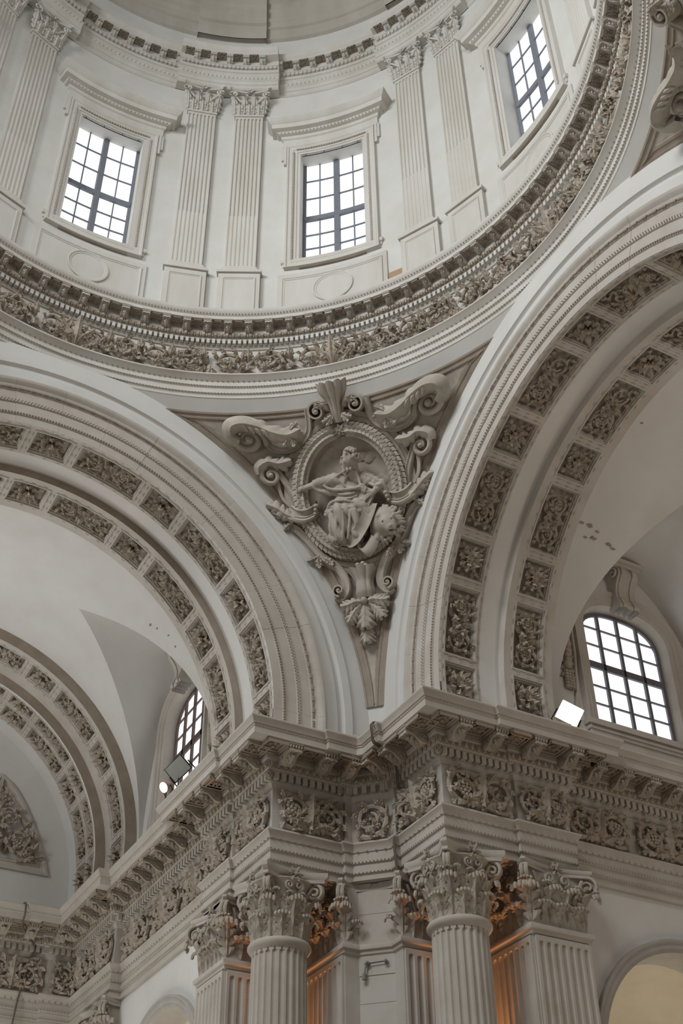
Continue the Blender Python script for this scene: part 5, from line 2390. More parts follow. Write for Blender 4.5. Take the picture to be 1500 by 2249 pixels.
# top shell and volutes
g = G()
flute_cup(g, 0, 9.72, 10.98, [.16, .20, .24, .30, .44, .46], [.18, .28, .34, .38, .50, .56], .22, 5)
mpart('crest_shell', g, label='fluted shell crest')
for m in MS:
    g = G()
    spiral_band(g, (m * .62, 10.17), .33, PI / 2 + m * .3, 1.7, -m, .05, .52, .055)
    mpart('volute', g)
    g = G()
    for k, (ang, L) in enumerate(((PI / 2 - m * .55, .5), (PI / 2 - m * 1.0, .45), (PI / 2 - m * 1.5, .4))):
        g.grid(put(leaf(L, .26, .12, 3, bend=-m * .6, curl=1.2), ang, m * .22, 10.15 + .1 * k, .40))
    for k in range(2):
        g.grid(put(leaf(.40, .22, .12, 3, bend=m * .8, curl=1.2), -PI / 2 - m * (.2 + .5 * k) * -1, m * .16, 10.0, .42))
    mpart_leaves(g)
    # side strap from the top volute to the big scroll
    prof = [(-.10, 0), (-.10, .22), (-.06, .26), (-.03, .22), (.03, .22), (.06, .26), (.10, .22), (.10, 0)]
    g = G()
    rail(g, [(m * .93, 10.30), (m * .95, 10.0), (m * 1.02, 9.62), (m * 1.28, 9.31), (m * 1.68, 9.12), (m * 2.08, 9.14), (m * 2.34, 9.34), (m * 2.42, 9.6)], prof)
    mpart('strap', g)
    # big acanthus scroll
    g = G()
    path_leaf(g, [(m * 3.18, 9.46, .22), (m * 3.42, 9.62, .34), (m * 3.36, 9.90, .44), (m * 3.0, 10.00, .48), (m * 2.55, 9.90, .46), (m * 2.10, 9.68, .42), (m * 1.65, 9.56, .38), (m * 1.22, 9.68, .44)], [.16, .24, .28, .27, .26, .26, .34, .40, .10], .24, 4, .50)
    for k in range(4):
        path_leaf(g, [(m * (3.15 - .2 * k), 10.02 - .05 * k, .60), (m * (2.95 - .2 * k), 9.90 - .06 * k, .66), (m * (2.85 - .2 * k), 9.74 - .06 * k, .58)], [.08, .10, .04], .05, 2, .2, nc=5, n=12)
    mpart('acanthus_scroll', g)
    g = G()
    for an, L in ((PI / 2 + m * .6, .52), (PI / 2 + m * 1.3, .5), (-PI / 2 - m * .5, .46), (-PI / 2 + m * .3, .42)):
        g.grid(put(leaf(L, .28, .14, 3, bend=m * .5, curl=1.2), an, m * 1.62, 9.58, .40))
    mpart_leaves(g)
    g = G()
    t = np.linspace(0, 1, 40)
    ph = (PI / 2 - m * 1.0) + m * (-1) * 2 * PI * 1.3 * t
    r_ = .46 * (1 - .70 * t ** .85)
    g.tube(np.stack([m * 2.92 + r_ * np.cos(ph), 9.52 + r_ * .85 * np.sin(ph), .20 + .04 * t], -1), .10 * (1.15 - .5 * t), 8)
    g.tube(smooth_path([(m * 2.95, 10.02, .22), (m * 2.62, 9.86, .20), (m * 2.40, 9.55, .18), (m * 2.34, 9.30, .16)], 14), .12, 8)
    g.ball((m * 2.90, 9.50, .30), .13, 9, 7)
    mpart('scroll_eye', g)
    # second, smaller scroll
    g = G()
    path_leaf(g, [(m * 2.78, 8.40, .2), (m * 2.72, 8.64, .26), (m * 2.42, 8.78, .32), (m * 2.10, 8.70, .32), (m * 1.68, 8.76, .36)], [.10, .18, .20, .20, .26, .06], .14, 4, .4)
    mpart('acanthus_scroll', g)
    g = G()
    t = np.linspace(0, 1, 34)
    ph = (PI / 2 - m * .6) - m * 2 * PI * 1.25 * t
    r_ = .34 * (1 - .78 * t ** .85)
    g.tube(np.stack([m * 2.40 + r_ * np.cos(ph), 8.36 + r_ * np.sin(ph), .22 + .05 * t], -1), .085 * (1.1 - .5 * t), 8)
    g.ball((m * 2.40, 8.36, .30), .09, 8, 6)
    mpart('scroll_eye', g)
    g = G()
    rail(g, [(m * 2.28, 8.66), (m * 2.06, 8.24), (m * 1.88, 7.85), (m * 1.78, 7.45), (m * 1.74, 7.05)], prof)
    mpart('strap', g)
    g = G()
    rail(g, [(m * 2.22, 8.22), (m * 2.22, 7.90), (m * 2.14, 7.60), (m * 1.96, 7.36)], [(-.05, 0), (-.05, .18), (.05, .18), (.05, 0)])
    mpart('strap', g)
    # clamp round the wreath
    g = G()
    up = smooth_path([(m * 1.12, 7.46, .22), (m * 1.22, 7.28, .42), (m * 1.45, 7.17, .52), (m * 1.70, 7.20, .46), (m * 1.90, 7.38, .26)], 24)
    lo = smooth_path([(m * 1.10, 7.00, .20), (m * 1.22, 6.86, .40), (m * 1.56, 6.74, .52), (m * 1.98, 6.88, .46), (m * 2.30, 7.14, .26)], 24)
    rows = []
    for f, bul in ((0, -.12), (0, .02), (.12, .04), (.18, -.05), (.5, -.08), (.62, .0), (.70, -.03), (.86, .06), (1.0, .03), (1.04, -.2)):
        q_ = up * (1 - f) + lo * f
        q_[:, 2] += bul
        rows.append(q_)
    g.grid(np.array(rows))
    mpart('clamp', g, smooth=40)
    g = G()
    path_leaf(g, [(m * 1.85, 6.92, .34), (m * 2.12, 7.08, .36), (m * 2.36, 7.28, .34), (m * 2.66, 7.42, .36)], [.18, .24, .26, .10], .14, 4, .1)
    g.grid(put(leaf(.46, .26, .12, 3, bend=m * .5, curl=1.4), (PI - .15) if m < 0 else .15, m * 2.10, 6.98, .28))
    g.grid(put(leaf(.40, .24, .12, 3, bend=-m * .5, curl=1.4), (PI + .5) if m < 0 else -.5, m * 1.95, 6.82, .26))
    mpart_leaves(g)
    g = G()
    for k in range(3):
        g.ball((m * (1.12 + .03 * k), 7.22 - .12 * k, .50), .085 - .012 * k, 7, 5)
    mpart('bud', g)
    # lower straps to the tail
    g = G()
    rail(g, [(m * 2.02, 6.70), (m * 1.84, 6.60), (m * 1.60, 6.30), (m * 1.38, 5.96), (m * 1.16, 5.66), (m * .92, 5.45), (m * .70, 5.20), (m * .55, 4.84), (m * .54, 4.52), (m * .70, 4.30), (m * .88, 4.36)], [(-.13, 0), (-.13, .24), (-.09, .28), (-.04, .24), (.04, .24), (.09, .28), (.13, .24), (.13, 0)], 60)
    mpart('strap', g)
    g = G()
    spiral_band(g, (m * .76, 4.50), .23, -PI / 2, 1.5, m, .05, .42, .05)
    mpart('volute', g)
    g = G()
    g.grid(put(leaf(.50, .30, .14, 4, bend=-m * .6, curl=1.3), -PI / 2 + m * .3, m * 1.25, 5.75, .20))
    g.grid(put(leaf(.46, .28, .14, 4, bend=m * .7, curl=1.3), (PI + .5) if m > 0 else -.5, m * 1.15, 5.62, .20))
    g.grid(put(leaf(.44, .28, .14, 4, bend=m * .4, curl=1.3), (-.6) if m > 0 else PI + .6, m * 1.25, 5.70, .18))
    g.grid(put(leaf(.34, .22, .10, 3, bend=m * .4, curl=1.3), (.2) if m > 0 else PI - .2, m * 1.92, 6.66, .20))
    mpart_leaves(g)
    g = G()
    path_leaf(g, [(m * .10, 4.02, .30), (m * .30, 4.02, .34), (m * .50, 3.96, .34), (m * .72, 3.92, .38)], [.12, .24, .28, .10], .12, 4, .15)
    path_leaf(g, [(m * .10, 3.95, .26), (m * .26, 3.80, .30), (m * .40, 3.62, .32), (m * .52, 3.42, .34)], [.10, .20, .24, .08], .12, 4, .15)
    mpart('tail_leaf', g)
g = G()
flute_cup(g, .02, 4.16, 5.08, [.26, .30, .26, .26, .34, .46], [.20, .30, .28, .26, .32, .40], .16, 4)
mpart('tail_cup', g, label='fluted cup at the foot of the cartouche')
g = G()
for x, y in ((-.08, 5.18), (.08, 5.20), (0, 5.10), (.17, 5.12)):
    g.ball((x, y, .42), .085, 7, 5)
mpart('bud', g)
g = G()
g.ball((0, 4.02, .46), .115, 10, 8)
mpart('ball', g)
g = G()
path_leaf(g, [(0, 3.98, .26), (0, 3.75, .34), (-.02, 3.45, .36), (-.03, 3.12, .46)], [.12, .26, .32, .08], .14, 4, .1)
path_leaf(g, [(0, 3.40, .12), (-.03, 3.15, .22), (-.05, 2.95, .24), (-.06, 2.72, .32)], [.14, .26, .26, .06], .12, 4, .1)
mpart('tail_leaf', g)


# ------------------------------------------------------------------ the figure: one continuous sculpted surface
def smin(a, b, k):
    h = np.clip(.5 + .5 * (b - a) / k, 0, 1)
    return b * (1 - h) + a * h - k * h * (1 - h)


class Field:
    def __init__(self, lo, hi, h):
        self.lo, self.h = np.array(lo, np.float32), h
        n = np.ceil((np.array(hi) - np.array(lo)) / h).astype(int) + 1
        ax = [lo[i] + h * np.arange(n[i]) for i in range(3)]
        self.ax = ax
        self.d = np.full(n, 9.0, np.float32)

    def sub(self, lo, hi, pad):
        sl = []
        for i in range(3):
            a = max(0, int(math.floor((lo[i] - pad - self.lo[i]) / self.h)))
            b = min(self.d.shape[i], int(math.ceil((hi[i] + pad - self.lo[i]) / self.h)) + 1)
            sl.append(slice(a, max(a + 1, b)))
        X, Y, Z = np.meshgrid(*[self.ax[i][sl[i]] for i in range(3)], indexing='ij')
        return tuple(sl), X.astype(np.float32), Y.astype(np.float32), Z.astype(np.float32)

    def join(self, sl, v, k, cut=False):
        c = self.d[sl]
        self.d[sl] = -smin(-c, v, k) if cut else smin(c, v, k)

    def cap(self, a, b, ra, rb=None, k=.06, fold=None, cut=False):
        """tapered capsule"""
        rb = ra if rb is None else rb
        a, b = np.array(a, np.float32), np.array(b, np.float32)
        m = max(ra, rb)
        sl, X, Y, Z = self.sub(np.minimum(a, b) - m, np.maximum(a, b) + m, .25)
        ab = b - a
        L2 = float(ab @ ab) + 1e-9
        t = np.clip(((X - a[0]) * ab[0] + (Y - a[1]) * ab[1] + (Z - a[2]) * ab[2]) / L2, 0, 1)
        d = np.sqrt((X - a[0] - ab[0] * t) ** 2 + (Y - a[1] - ab[1] * t) ** 2 + (Z - a[2] - ab[2] * t) ** 2) - (ra + (rb - ra) * t)
        if fold is not None:
            d = d + fold(X, Y, Z, t)
        self.join(sl, d, k, cut)

    def ell(self, c, r, k=.06, rot=0.0, fold=None, cut=False):
        c, r = np.array(c, np.float32), np.array(r, np.float32)
        m = r.max()
        sl, X, Y, Z = self.sub(c - m, c + m, .25)
        dx, dy, dz = X - c[0], Y - c[1], Z - c[2]
        cs, sn = math.cos(rot), math.sin(rot)
        ux, uy = dx * cs + dy * sn, -dx * sn + dy * cs
        q = np.sqrt((ux / r[0]) ** 2 + (uy / r[1]) ** 2 + (dz / r[2]) ** 2) + 1e-6
        q2 = np.sqrt((ux / r[0] ** 2) ** 2 + (uy / r[1] ** 2) ** 2 + (dz / r[2] ** 2) ** 2) + 1e-6
        d = q * (q - 1) / q2
        if fold is not None:
            d = d + fold(X, Y, Z, None)
        self.join(sl, d, k, cut)

    def mesh(self):
        """surface nets"""
        F, h = self.d, self.h
        neg = F < 0
        nx, ny, nz = F.shape
        cs = np.zeros((nx - 1, ny - 1, nz - 1), np.int8)
        for i in (0, 1):
            for j in (0, 1):
                for k in (0, 1):
                    cs += neg[i:nx - 1 + i, j:ny - 1 + j, k:nz - 1 + k]
        act = (cs > 0) & (cs < 8)
        ids = np.full(act.shape, -1)
        idx = np.argwhere(act)
        ids[act] = np.arange(len(idx))
        acc = np.zeros((len(idx), 3))
        cnt = np.zeros(len(idx))
        cor = [(i, j, k) for i in (0, 1) for j in (0, 1) for k in (0, 1)]
        for A in cor:
            for ax in range(3):
                if A[ax]:
                    continue
                B = list(A)
                B[ax] = 1
                fa = F[idx[:, 0] + A[0], idx[:, 1] + A[1], idx[:, 2] + A[2]]
                fb = F[idx[:, 0] + B[0], idx[:, 1] + B[1], idx[:, 2] + B[2]]
                c = (fa < 0) != (fb < 0)
                t = np.where(c, fa / np.where(c, fa - fb, 1), 0)
                p = np.array(A, float)[None] + (np.array(B) - np.array(A))[None] * t[:, None]
                acc += np.where(c[:, None], p, 0)
                cnt += c
        V = self.lo + h * (idx + acc / np.maximum(cnt, 1)[:, None])
        quads = []
        for ax in range(3):
            o1, o2 = [(1, 2), (2, 0), (0, 1)][ax]
            sl0 = [slice(None)] * 3
            sl1 = [slice(None)] * 3
            sl0[ax] = slice(0, -1)
            sl1[ax] = slice(1, None)
            ch = neg[tuple(sl0)] != neg[tuple(sl1)]
            e = np.argwhere(ch)
            e = e[(e[:, o1] > 0) & (e[:, o2] > 0) & (e[:, o1] < F.shape[o1] - 1) & (e[:, o2] < F.shape[o2] - 1)]
            if not len(e):
                continue
            def cell(d1, d2):
                c = e.copy()
                c[:, o1] -= d1
                c[:, o2] -= d2
                return ids[c[:, 0], c[:, 1], c[:, 2]]
            q = np.stack([cell(1, 1), cell(0, 1), cell(0, 0), cell(1, 0)], 1)
            s = neg[e[:, 0], e[:, 1], e[:, 2]]
            q = np.where(s[:, None], q, q[:, ::-1])
            quads.append(q)
        q = np.concatenate(quads)
        q = q[(q >= 0).all(1)]
        g = G()
        g.add(V, q)
        return g


def folds(dx, dy, fr, am, ph=0.0, wob=1.5):
    """ridged drapery folds running across the direction (dx,dy)"""
    def f(X, Y, Z, t):
        u = (X * dx + Y * dy) * fr + wob * np.sin(1.7 * (X * dy - Y * dx) + ph) + ph
        return am * (1 - 2 * np.abs(np.sin(u)) ** .7)
    return f


F = Field((-1.75, 5.65, -.02), (1.35, 9.06, 1.06), .0165)
hx, hy, hz, hs = .20, 8.50, .60, 1.16


def hE(dx, dy, dz, rx, ry, rz, k=.03, rot=0.0, cut=False):
    F.ell((hx + dx * hs, hy + dy * hs, hz + dz * hs), (rx * hs, ry * hs, rz * hs), k, rot=rot, cut=cut)


# head turned to the left, bending forward
hE(0, 0, 0, .205, .255, .22, .03, .15)
hE(-.10, -.10, .02, .13, .17, .16, .05, .1)
hE(-.235, -.04, .06, .040, .095, .045, .025, -.28)           # nose
hE(-.185, .065, .06, .06, .030, .11, .025)                     # brow
hE(-.195, .005, .150, .050, .034, .050, .015, cut=True)       # eye sockets
hE(-.200, .005, -.03, .050, .034, .050, .015, cut=True)
hE(-.172, .003, .135, .028, .020, .026, .006)
hE(-.215, -.150, .05, .030, .014, .055, .010)                 # lips
hE(-.12, -.07, .18, .05, .06, .03, .03)                        # cheekbone
hE(.045, -.02, .20, .032, .060, .032, .015)                    # ear
rr = random.Random(9)
for k in range(70):                                            # curly hair
    a = rr.uniform(-.6, 2.5)
    b = rr.uniform(-.9, 1.35)
    c = rr.uniform(.036, .058)
    hE(.04 + .215 * math.cos(a) * math.cos(b * .8), .03 + .255 * math.sin(a) * max(.25, math.cos(b * .6)), .215 * math.sin(b), c, c, c, .008)
for k in range(46):                                            # beard
    a = rr.uniform(0, 1)
    c = rr.uniform(.028, .046)
    hE(-.21 + .19 * a + rr.uniform(-.03, .03), -.18 - .17 * rr.random() * (1 - .3 * a), -.03 + .19 * rr.random(), c, c * 1.3, c, .008)
# neck and torso
F.cap((hx + .05, hy - .18, .50), (.20, 7.98, .42), .14, .20, .06)
tf = folds(.5, .86, 11, .035, .4)
F.ell((.02, 7.72, .34), (.50, .44, .27), .045, rot=.15, fold=tf)
F.ell((-.58, 7.86, .32), (.46, .20, .20), .045, rot=.05, fold=folds(.3, .95, 14, .03))
F.ell((-.32, 7.92, .36), (.34, .22, .24), .045, rot=.1, fold=folds(.8, .6, 12, .03))
F.ell((.48, 7.78, .32), (.26, .28, .22), .045, fold=folds(.9, -.3, 12, .03))
F.ell((-.05, 7.36, .36), (.46, .28, .27), .045, fold=folds(.3, .95, 13, .035, 1.0))
# left-hand arm thrust out to the wreath, sleeve hanging below it
F.cap((-.42, 7.98, .44), (-.98, 7.92, .50), .20, .15, .045, fold=folds(.9, .4, 18, .012))
F.cap((-.98, 7.92, .50), (-1.36, 7.84, .48), .115, .085, .04)
F.ell((-1.46, 7.82, .47), (.10, .085, .06), .04)
for k, (dx, dy, dz) in enumerate(((-.13, .06, .03), (-.15, .02, .05), (-.15, -.02, .05), (-.13, -.06, .04))):
    F.cap((-1.48, 7.83 + dy * .6, .47 + dz), (-1.50 + dx * .75, 7.80 + dy * 1.2, .44 + dz * .6), .026, .020, .015)
F.cap((-1.40, 7.86, .52), (-1.46, 7.95, .54), .030, .022, .02)
for k in range(7):                                                               # hanging swag of the cloak
    f = k / 6
    F.cap((-1.05 + .85 * f, 7.82 - .20 * math.sin(PI * f * .9), .48), (-.92 + .85 * f, 7.74 - .20 * math.sin(PI * min(1, f + .12) * .9), .48), .085, .085, .06)
# right-hand arm bent across, hand on the book
F.cap((.60, 7.80, .36), (1.02, 7.52, .46), .19, .15, .045, fold=folds(.7, -.7, 17, .015))
F.cap((1.02, 7.52, .48), (.78, 7.32, .60), .13, .09, .06, fold=folds(.7, .7, 20, .010))
F.ell((.70, 7.26, .64), (.11, .085, .06), .04, rot=.5)
for k in range(4):
    F.cap((.66 - .0 * k, 7.28 - .035 * k + .04, .67), (.52 - .01 * k, 7.20 - .045 * k + .03, .68), .027, .021, .014)
    F.cap((.52 - .01 * k, 7.20 - .045 * k + .03, .68), (.46, 7.14 - .045 * k + .03, .64), .022, .018, .012)
F.cap((.70, 7.32, .68), (.58, 7.35, .70), .030, .022, .02)
# knot of cloth on the chest
F.ell((.42, 7.56, .60), (.12, .10, .09), .05, fold=folds(.6, .8, 34, .012))
F.ell((.50, 7.44, .60), (.10, .12, .08), .05, fold=folds(.9, -.4, 34, .012))
# lap, thighs and the robe falling to the left
F.cap((-.35, 7.10, .42), (.30, 6.95, .50), .27, .24, .045, fold=folds(.1, 1, 12, .035))
F.cap((-.55, 7.08, .50), (-.80, 6.92, .52), .17, .10, .045, fold=folds(.5, .8, 18, .02))
F.cap((-.34, 6.85, .46), (-.50, 6.15, .44), .38, .32, .045, fold=folds(1, .25, 9, .06, .8))
F.cap((.12, 6.80, .44), (.02, 6.15, .42), .32, .26, .045, fold=folds(1, .35, 9, .055, .2))
F.cap((.25, 7.05, .52), (.52, 6.75, .50), .22, .18, .045, fold=folds(.6, .7, 11, .035))
F.cap((-.15, 6.95, .62), (.30, 6.80, .62), .09, .05, .05)
F.cap((.16, 6.75, .62), (-.18, 5.98, .58), .075, .05, .05)
F.cap((-.62, 6.60, .62), (-.55, 5.98, .55), .07, .06, .05)
# ridged folds laid over the cloth
def ridge(pts, r0, r1, k=.025):
    P_ = smooth_path(pts, 14)
    for i in range(len(P_) - 1):
        f0, f1 = i / (len(P_) - 1), (i + 1) / (len(P_) - 1)
        F.cap(P_[i], P_[i + 1], r0 + (r1 - r0) * f0, r0 + (r1 - r0) * f1, k)


for pts, r0, r1 in (
        ([(.20, 8.12, .60), (-.02, 7.92, .64), (-.10, 7.70, .62), (.16, 7.56, .64)], .050, .035),      # collar to the knot
        ([(.30, 8.10, .58), (.36, 7.85, .58), (.40, 7.62, .62)], .050, .035),
        ([(-.15, 8.12, .58), (-.45, 7.98, .60), (-.75, 7.80, .58), (-.45, 7.62, .62), (.05, 7.55, .66), (.36, 7.55, .66)], .040, .050),
        ([(-.30, 8.08, .56), (-.62, 7.98, .60), (-.92, 7.86, .60)], .035, .030),
        ([(-1.06, 8.00, .56), (-1.10, 7.86, .60), (-1.02, 7.72, .56), (-.80, 7.60, .54)], .045, .040),  # sleeve hem
        ([(-.35, 7.48, .58), (-.10, 7.40, .64), (.20, 7.42, .62)], .030, .022),
        ([(-.40, 7.36, .58), (-.05, 7.26, .66), (.25, 7.30, .64)], .032, .022),
        ([(-.78, 6.98, .56), (-.60, 7.22, .66), (-.20, 7.22, .74), (.22, 7.06, .72)], .055, .040),      # roll of the cloak on the lap
        ([(-.84, 6.86, .52), (-.55, 6.98, .70), (-.10, 6.96, .76), (.26, 6.96, .70)], .050, .030),
        ([(-.66, 6.78, .70), (-.74, 6.40, .70), (-.70, 6.02, .60)], .045, .050),
        ([(-.48, 6.80, .78), (-.52, 6.40, .80), (-.58, 6.00, .70)], .035, .045),
        ([(-.26, 6.82, .80), (-.28, 6.42, .82), (-.38, 5.98, .72)], .035, .050),
        ([(-.02, 6.84, .76), (-.10, 6.42, .76), (-.22, 6.00, .68)], .035, .045),
        ([(.14, 6.86, .74), (.12, 6.50, .72), (.0, 6.12, .64)], .040, .040),
        ([(.55, 7.96, .50), (.78, 7.80, .54), (.98, 7.62, .60)], .035, .030),
        ([(.66, 7.62, .52), (.86, 7.50, .62), (1.05, 7.50, .62)], .035, .030),
        ([(1.10, 7.58, .54), (1.14, 7.38, .50), (1.20, 7.10, .40), (1.22, 6.90, .30)], .060, .045)):
    ridge(pts, r0, r1)
g = F.mesh()
mpart('person', g, label='bearded robed figure leaning over a book')

# book under the hand
g = G()
b = G()
b.box(-.24, .24, -.30, .30, 0, .08)
b.box(-.23, .23, -.29, .29, .085, .15)
c_, s_ = math.cos(-.55), math.sin(-.55)
g.merge(b, M=[[c_, -s_, 0, .50], [s_, c_, 0, 7.22], [.15, 0, 1, .46]])
mpart('book', g, smooth=30)
# long parchment falling to the left with rolled end
g = G()
pth = smooth_path([(.66, 6.98, .62), (.56, 6.70, .72), (.36, 6.35, .74), (.10, 6.05, .70), (-.12, 5.86, .66), (-.22, 5.84, .60), (-.30, 5.98, .60)], 40)
T = np.gradient(pth[:, :2], axis=0)
T /= np.linalg.norm(T, axis=1, keepdims=True)
N = np.stack([-T[:, 1], T[:, 0]], 1)
hw = np.interp(np.linspace(0, 1, len(pth)), [0, .6, .85, 1], [.20, .19, .10, .07])
for lift in (0, -.025):
    g.grid(np.array([[(p[0] + n_[0] * h_ * x, p[1] + n_[1] * h_ * x, p[2] + .07 * (x ** 2 - .5) + lift) for x in np.linspace(-1, 1, 9)] for p, n_, h_ in zip(pth, N, hw)]))
t = np.linspace(0, 1, 40)
ph = 2 * PI * 1.6 * t
r_ = .17 * (1 - .6 * t)
g.grid(np.array([np.stack([-.55 + r_ * np.cos(ph) + sh, 5.90 + r_ * np.sin(ph) + sv, w + 0 * t], -1) for w, sh, sv in ((.72, 0, 0), (.30, .10, .12))]))
mpart('parchment', g)
g = G()
pth = smooth_path([(.0, 5.98, .50), (.06, 5.66, .58), (.25, 5.50, .56), (.45, 5.62, .60), (.60, 5.88, .56)], 30)
for lift in (0, -.03):
    g.grid(np.array([[(p[0] + .10 * x, p[1] - .16 * x, p[2] + .08 * (1 - x * x) + lift) for x in np.linspace(-1, 1, 7)] for p in pth]))
mpart('parchment', g)

# the lion
Lf = Field((.30, 5.25, -.02), (1.75, 7.15, 1.05), .024)
lx, ly, lz = 1.06, 6.26, .52
Lf.ell((lx - .14, ly + .10, .40), (.46, .48, .36), .10)
Lf.ell((lx + .04, ly - .06, lz + .14), (.25, .27, .26), .08, rot=.5)
Lf.ell((lx + .14, ly - .22, lz + .26), (.17, .17, .17), .06)                    # muzzle
Lf.ell((lx + .10, ly - .04, lz + .36), (.055, .15, .06), .05, rot=.45)         # bridge of the nose
Lf.ell((lx + .18, ly - .21, lz + .42), (.06, .04, .04), .02)                    # nose
Lf.ell((lx - .06, ly - .02, lz + .34), (.05, .035, .05), .025, cut=True)
Lf.ell((lx + .23, ly + .02, lz + .28), (.05, .035, .05), .025, cut=True)
Lf.ell((lx + .18, ly - .34, lz + .28), (.12, .03, .10), .02, cut=True)          # mouth
Lf.ell((lx + .16, ly - .40, lz + .22), (.12, .06, .10), .04)
for s in (-1, 1):
    Lf.ell((lx + .02 + s * .24, ly + .20 - s * .05, lz + .20), (.08, .09, .06), .03)
rr = random.Random(21)
for k in range(70):                                                              # mane in locks
    a = rr.uniform(0, 2 * PI)
    q_ = rr.uniform(.30, .52)
    if -.9 < a - 5.3 < .5 and q_ < .42:
        continue
    c = (lx - .06 + q_ * math.cos(a), ly + .04 + q_ * 1.05 * math.sin(a), .62 - .55 * (q_ - .2))
    e = (c[0] + .10 * math.cos(a + .5), c[1] + .10 * math.sin(a + .5) - .03, c[2] - .06)
    if e[0] < 1.62:
        Lf.cap(c, e, .062, .030, .02)
Lf.cap((.78, 6.05, .42), (.60, 5.86, .50), .15, .11, .06)                        # foreleg and paw
Lf.cap((.60, 5.86, .50), (.48, 5.62, .52), .11, .10, .05)
for k in range(4):
    Lf.cap((.42 + .045 * k, 5.62 + .01 * k, .56), (.36 + .05 * k, 5.50 + .015 * k, .55), .042, .038, .015)
g = Lf.mesh()
mpart('lion', g, label='maned lion head and forepaw below the figure')

# second pendentive at the right edge: frame and its near scroll
def turned(o, deg=-90):
    c = o.copy()
    COL.objects.link(c)
    c.parent = None
    c.matrix_basis = Matrix.Rotation(math.radians(deg), 4, 'Z') @ o.matrix_basis
    return c


tri2 = empty('trim_12', 'corner of a second triangular stone frame at the right picture edge', 'moulding', kind='structure')
for k in tri.children:
    turned(k).parent = tri2
med2 = empty('relief_scroll', 'carved acanthus scroll end cut off by the right picture edge', 'relief')
for k in list(med.children):
    if k.name.split('.')[0] in ('acanthus_scroll', 'scroll_eye', 'strap', 'acanthus_leaf', 'volute'):
        c = turned(k)
        c.parent = med2
        p = wpos(c)
        if not seen(p, 150):
            bpy.data.objects.remove(c)
# ------------------------------------------------------------------ lamps, cables and small fittings
def oriented(loc, fwd, up=(0, 0, 1)):
    """matrix: local -y looks along fwd, z up"""
    f = Vector(fwd).normalized()
    x = f.cross(Vector(up)).normalized()
    z = x.cross(f)
    return Matrix(((x[0], -f[0], z[0], loc[0]), (x[1], -f[1], z[1], loc[1]), (x[2], -f[2], z[2], loc[2]), (0, 0, 0, 1)))


def stand_rod(root, z_foot):
    """upright rod from the lamp down to the ledge it stands on"""
    inv = root.matrix_basis.inverted()
    c = root.matrix_basis @ Vector((0, .12, 0))
    g = G()
    g.tube([tuple(inv @ c), tuple(inv @ Vector((c[0], c[1], z_foot)))], .022, 6)
    build('stand', g, M_BLACK, root)


def floodlight(label, loc, fwd, w, h, lit, stand, up=(0, 0, 1)):
    root = empty('floodlight', label, 'floodlight')
    root.matrix_basis = oriented(loc, fwd, up)
    g = G()
    prof = [(1.0, -.02), (1.0, .03), (.94, .10), (.62, .20), (.60, .22)]
    rows = [[(-w / 2 * k, d, -h / 2 * k), (w / 2 * k, d, -h / 2 * k), (w / 2 * k, d, h / 2 * k), (-w / 2 * k, d, h / 2 * k)] for k, d in prof]
    g.grid(np.array(rows), cv=True)
    g.add(rows[-1], [(0, 1, 2, 3)])
    build('housing', g, M_LAMPGR, root, smooth=0)
    g = G()
    g.box(-w / 2 * .92, w / 2 * .92, -.045, -.015, -h / 2 * .92, h / 2 * .92)
    build('front_glass', g, M_FLOOD if lit else M_GLASSG, root, smooth=0)
    g = G()
    g.tube([(-w / 2 - .03, .06, 0), (-w / 2 - .05, .06, -stand * .6), (0, .10, -stand), (w / 2 + .05, .06, -stand * .6), (w / 2 + .03, .06, 0)], .02, 6)
    g.ball((w * .30, .24, -h * .05), .07, 8, 6)
    build('bracket', g, M_BLACK, root)
    stand_rod(root, .02)
    return root


floodlight('grey boxy floodlight on the left arm cornice, its back to the window', (-14.2, 5.93, .95), (.60, -.50, -.45), .66, .52, False, .80, (-.5, -.35, 1))
floodlight('brightly lit square floodlight on the right arm cornice', (-6.02, 13.62, .62), (.80, -.45, -.28), .62, .52, True, .55, (.30, .45, 1))
floodlight('small black floodlight lying on cornice at the pier corner', (-9.15, 9.1, .30), (.55, -.55, .6), .55, .30, False, .2)

spot = empty('spotlight', 'round copper spotlight glowing on the left arm cornice', 'spotlight')
spot.matrix_basis = oriented((-15.0, 5.84, .70), (.25, -.75, -.55))
g = G()
a = np.linspace(0, 2 * PI, 24, endpoint=False)
g.grid(np.array([[(r * math.cos(x), y, r * math.sin(x)) for x in a] for r, y in ((.17, -.02), (.17, .02), (.14, .10), (.11, .22), (.10, .30), (.0, .31))]), cv=True)
build('can', g, M_COPPER, spot)
g = G()
g.grid(np.array([[(r * math.cos(x), -.01, r * math.sin(x)) for x in a] for r in (.155, .0)]), cv=True)
build('bulb', g, M_BULB, spot)
g = G()
g.tube([(-.18, .10, 0), (-.2, .14, -.3), (0, .16, -.5), (.2, .14, -.3), (.18, .10, 0)], .015, 6)
build('bracket', g, M_BLACK, spot)
stand_rod(spot, .02)

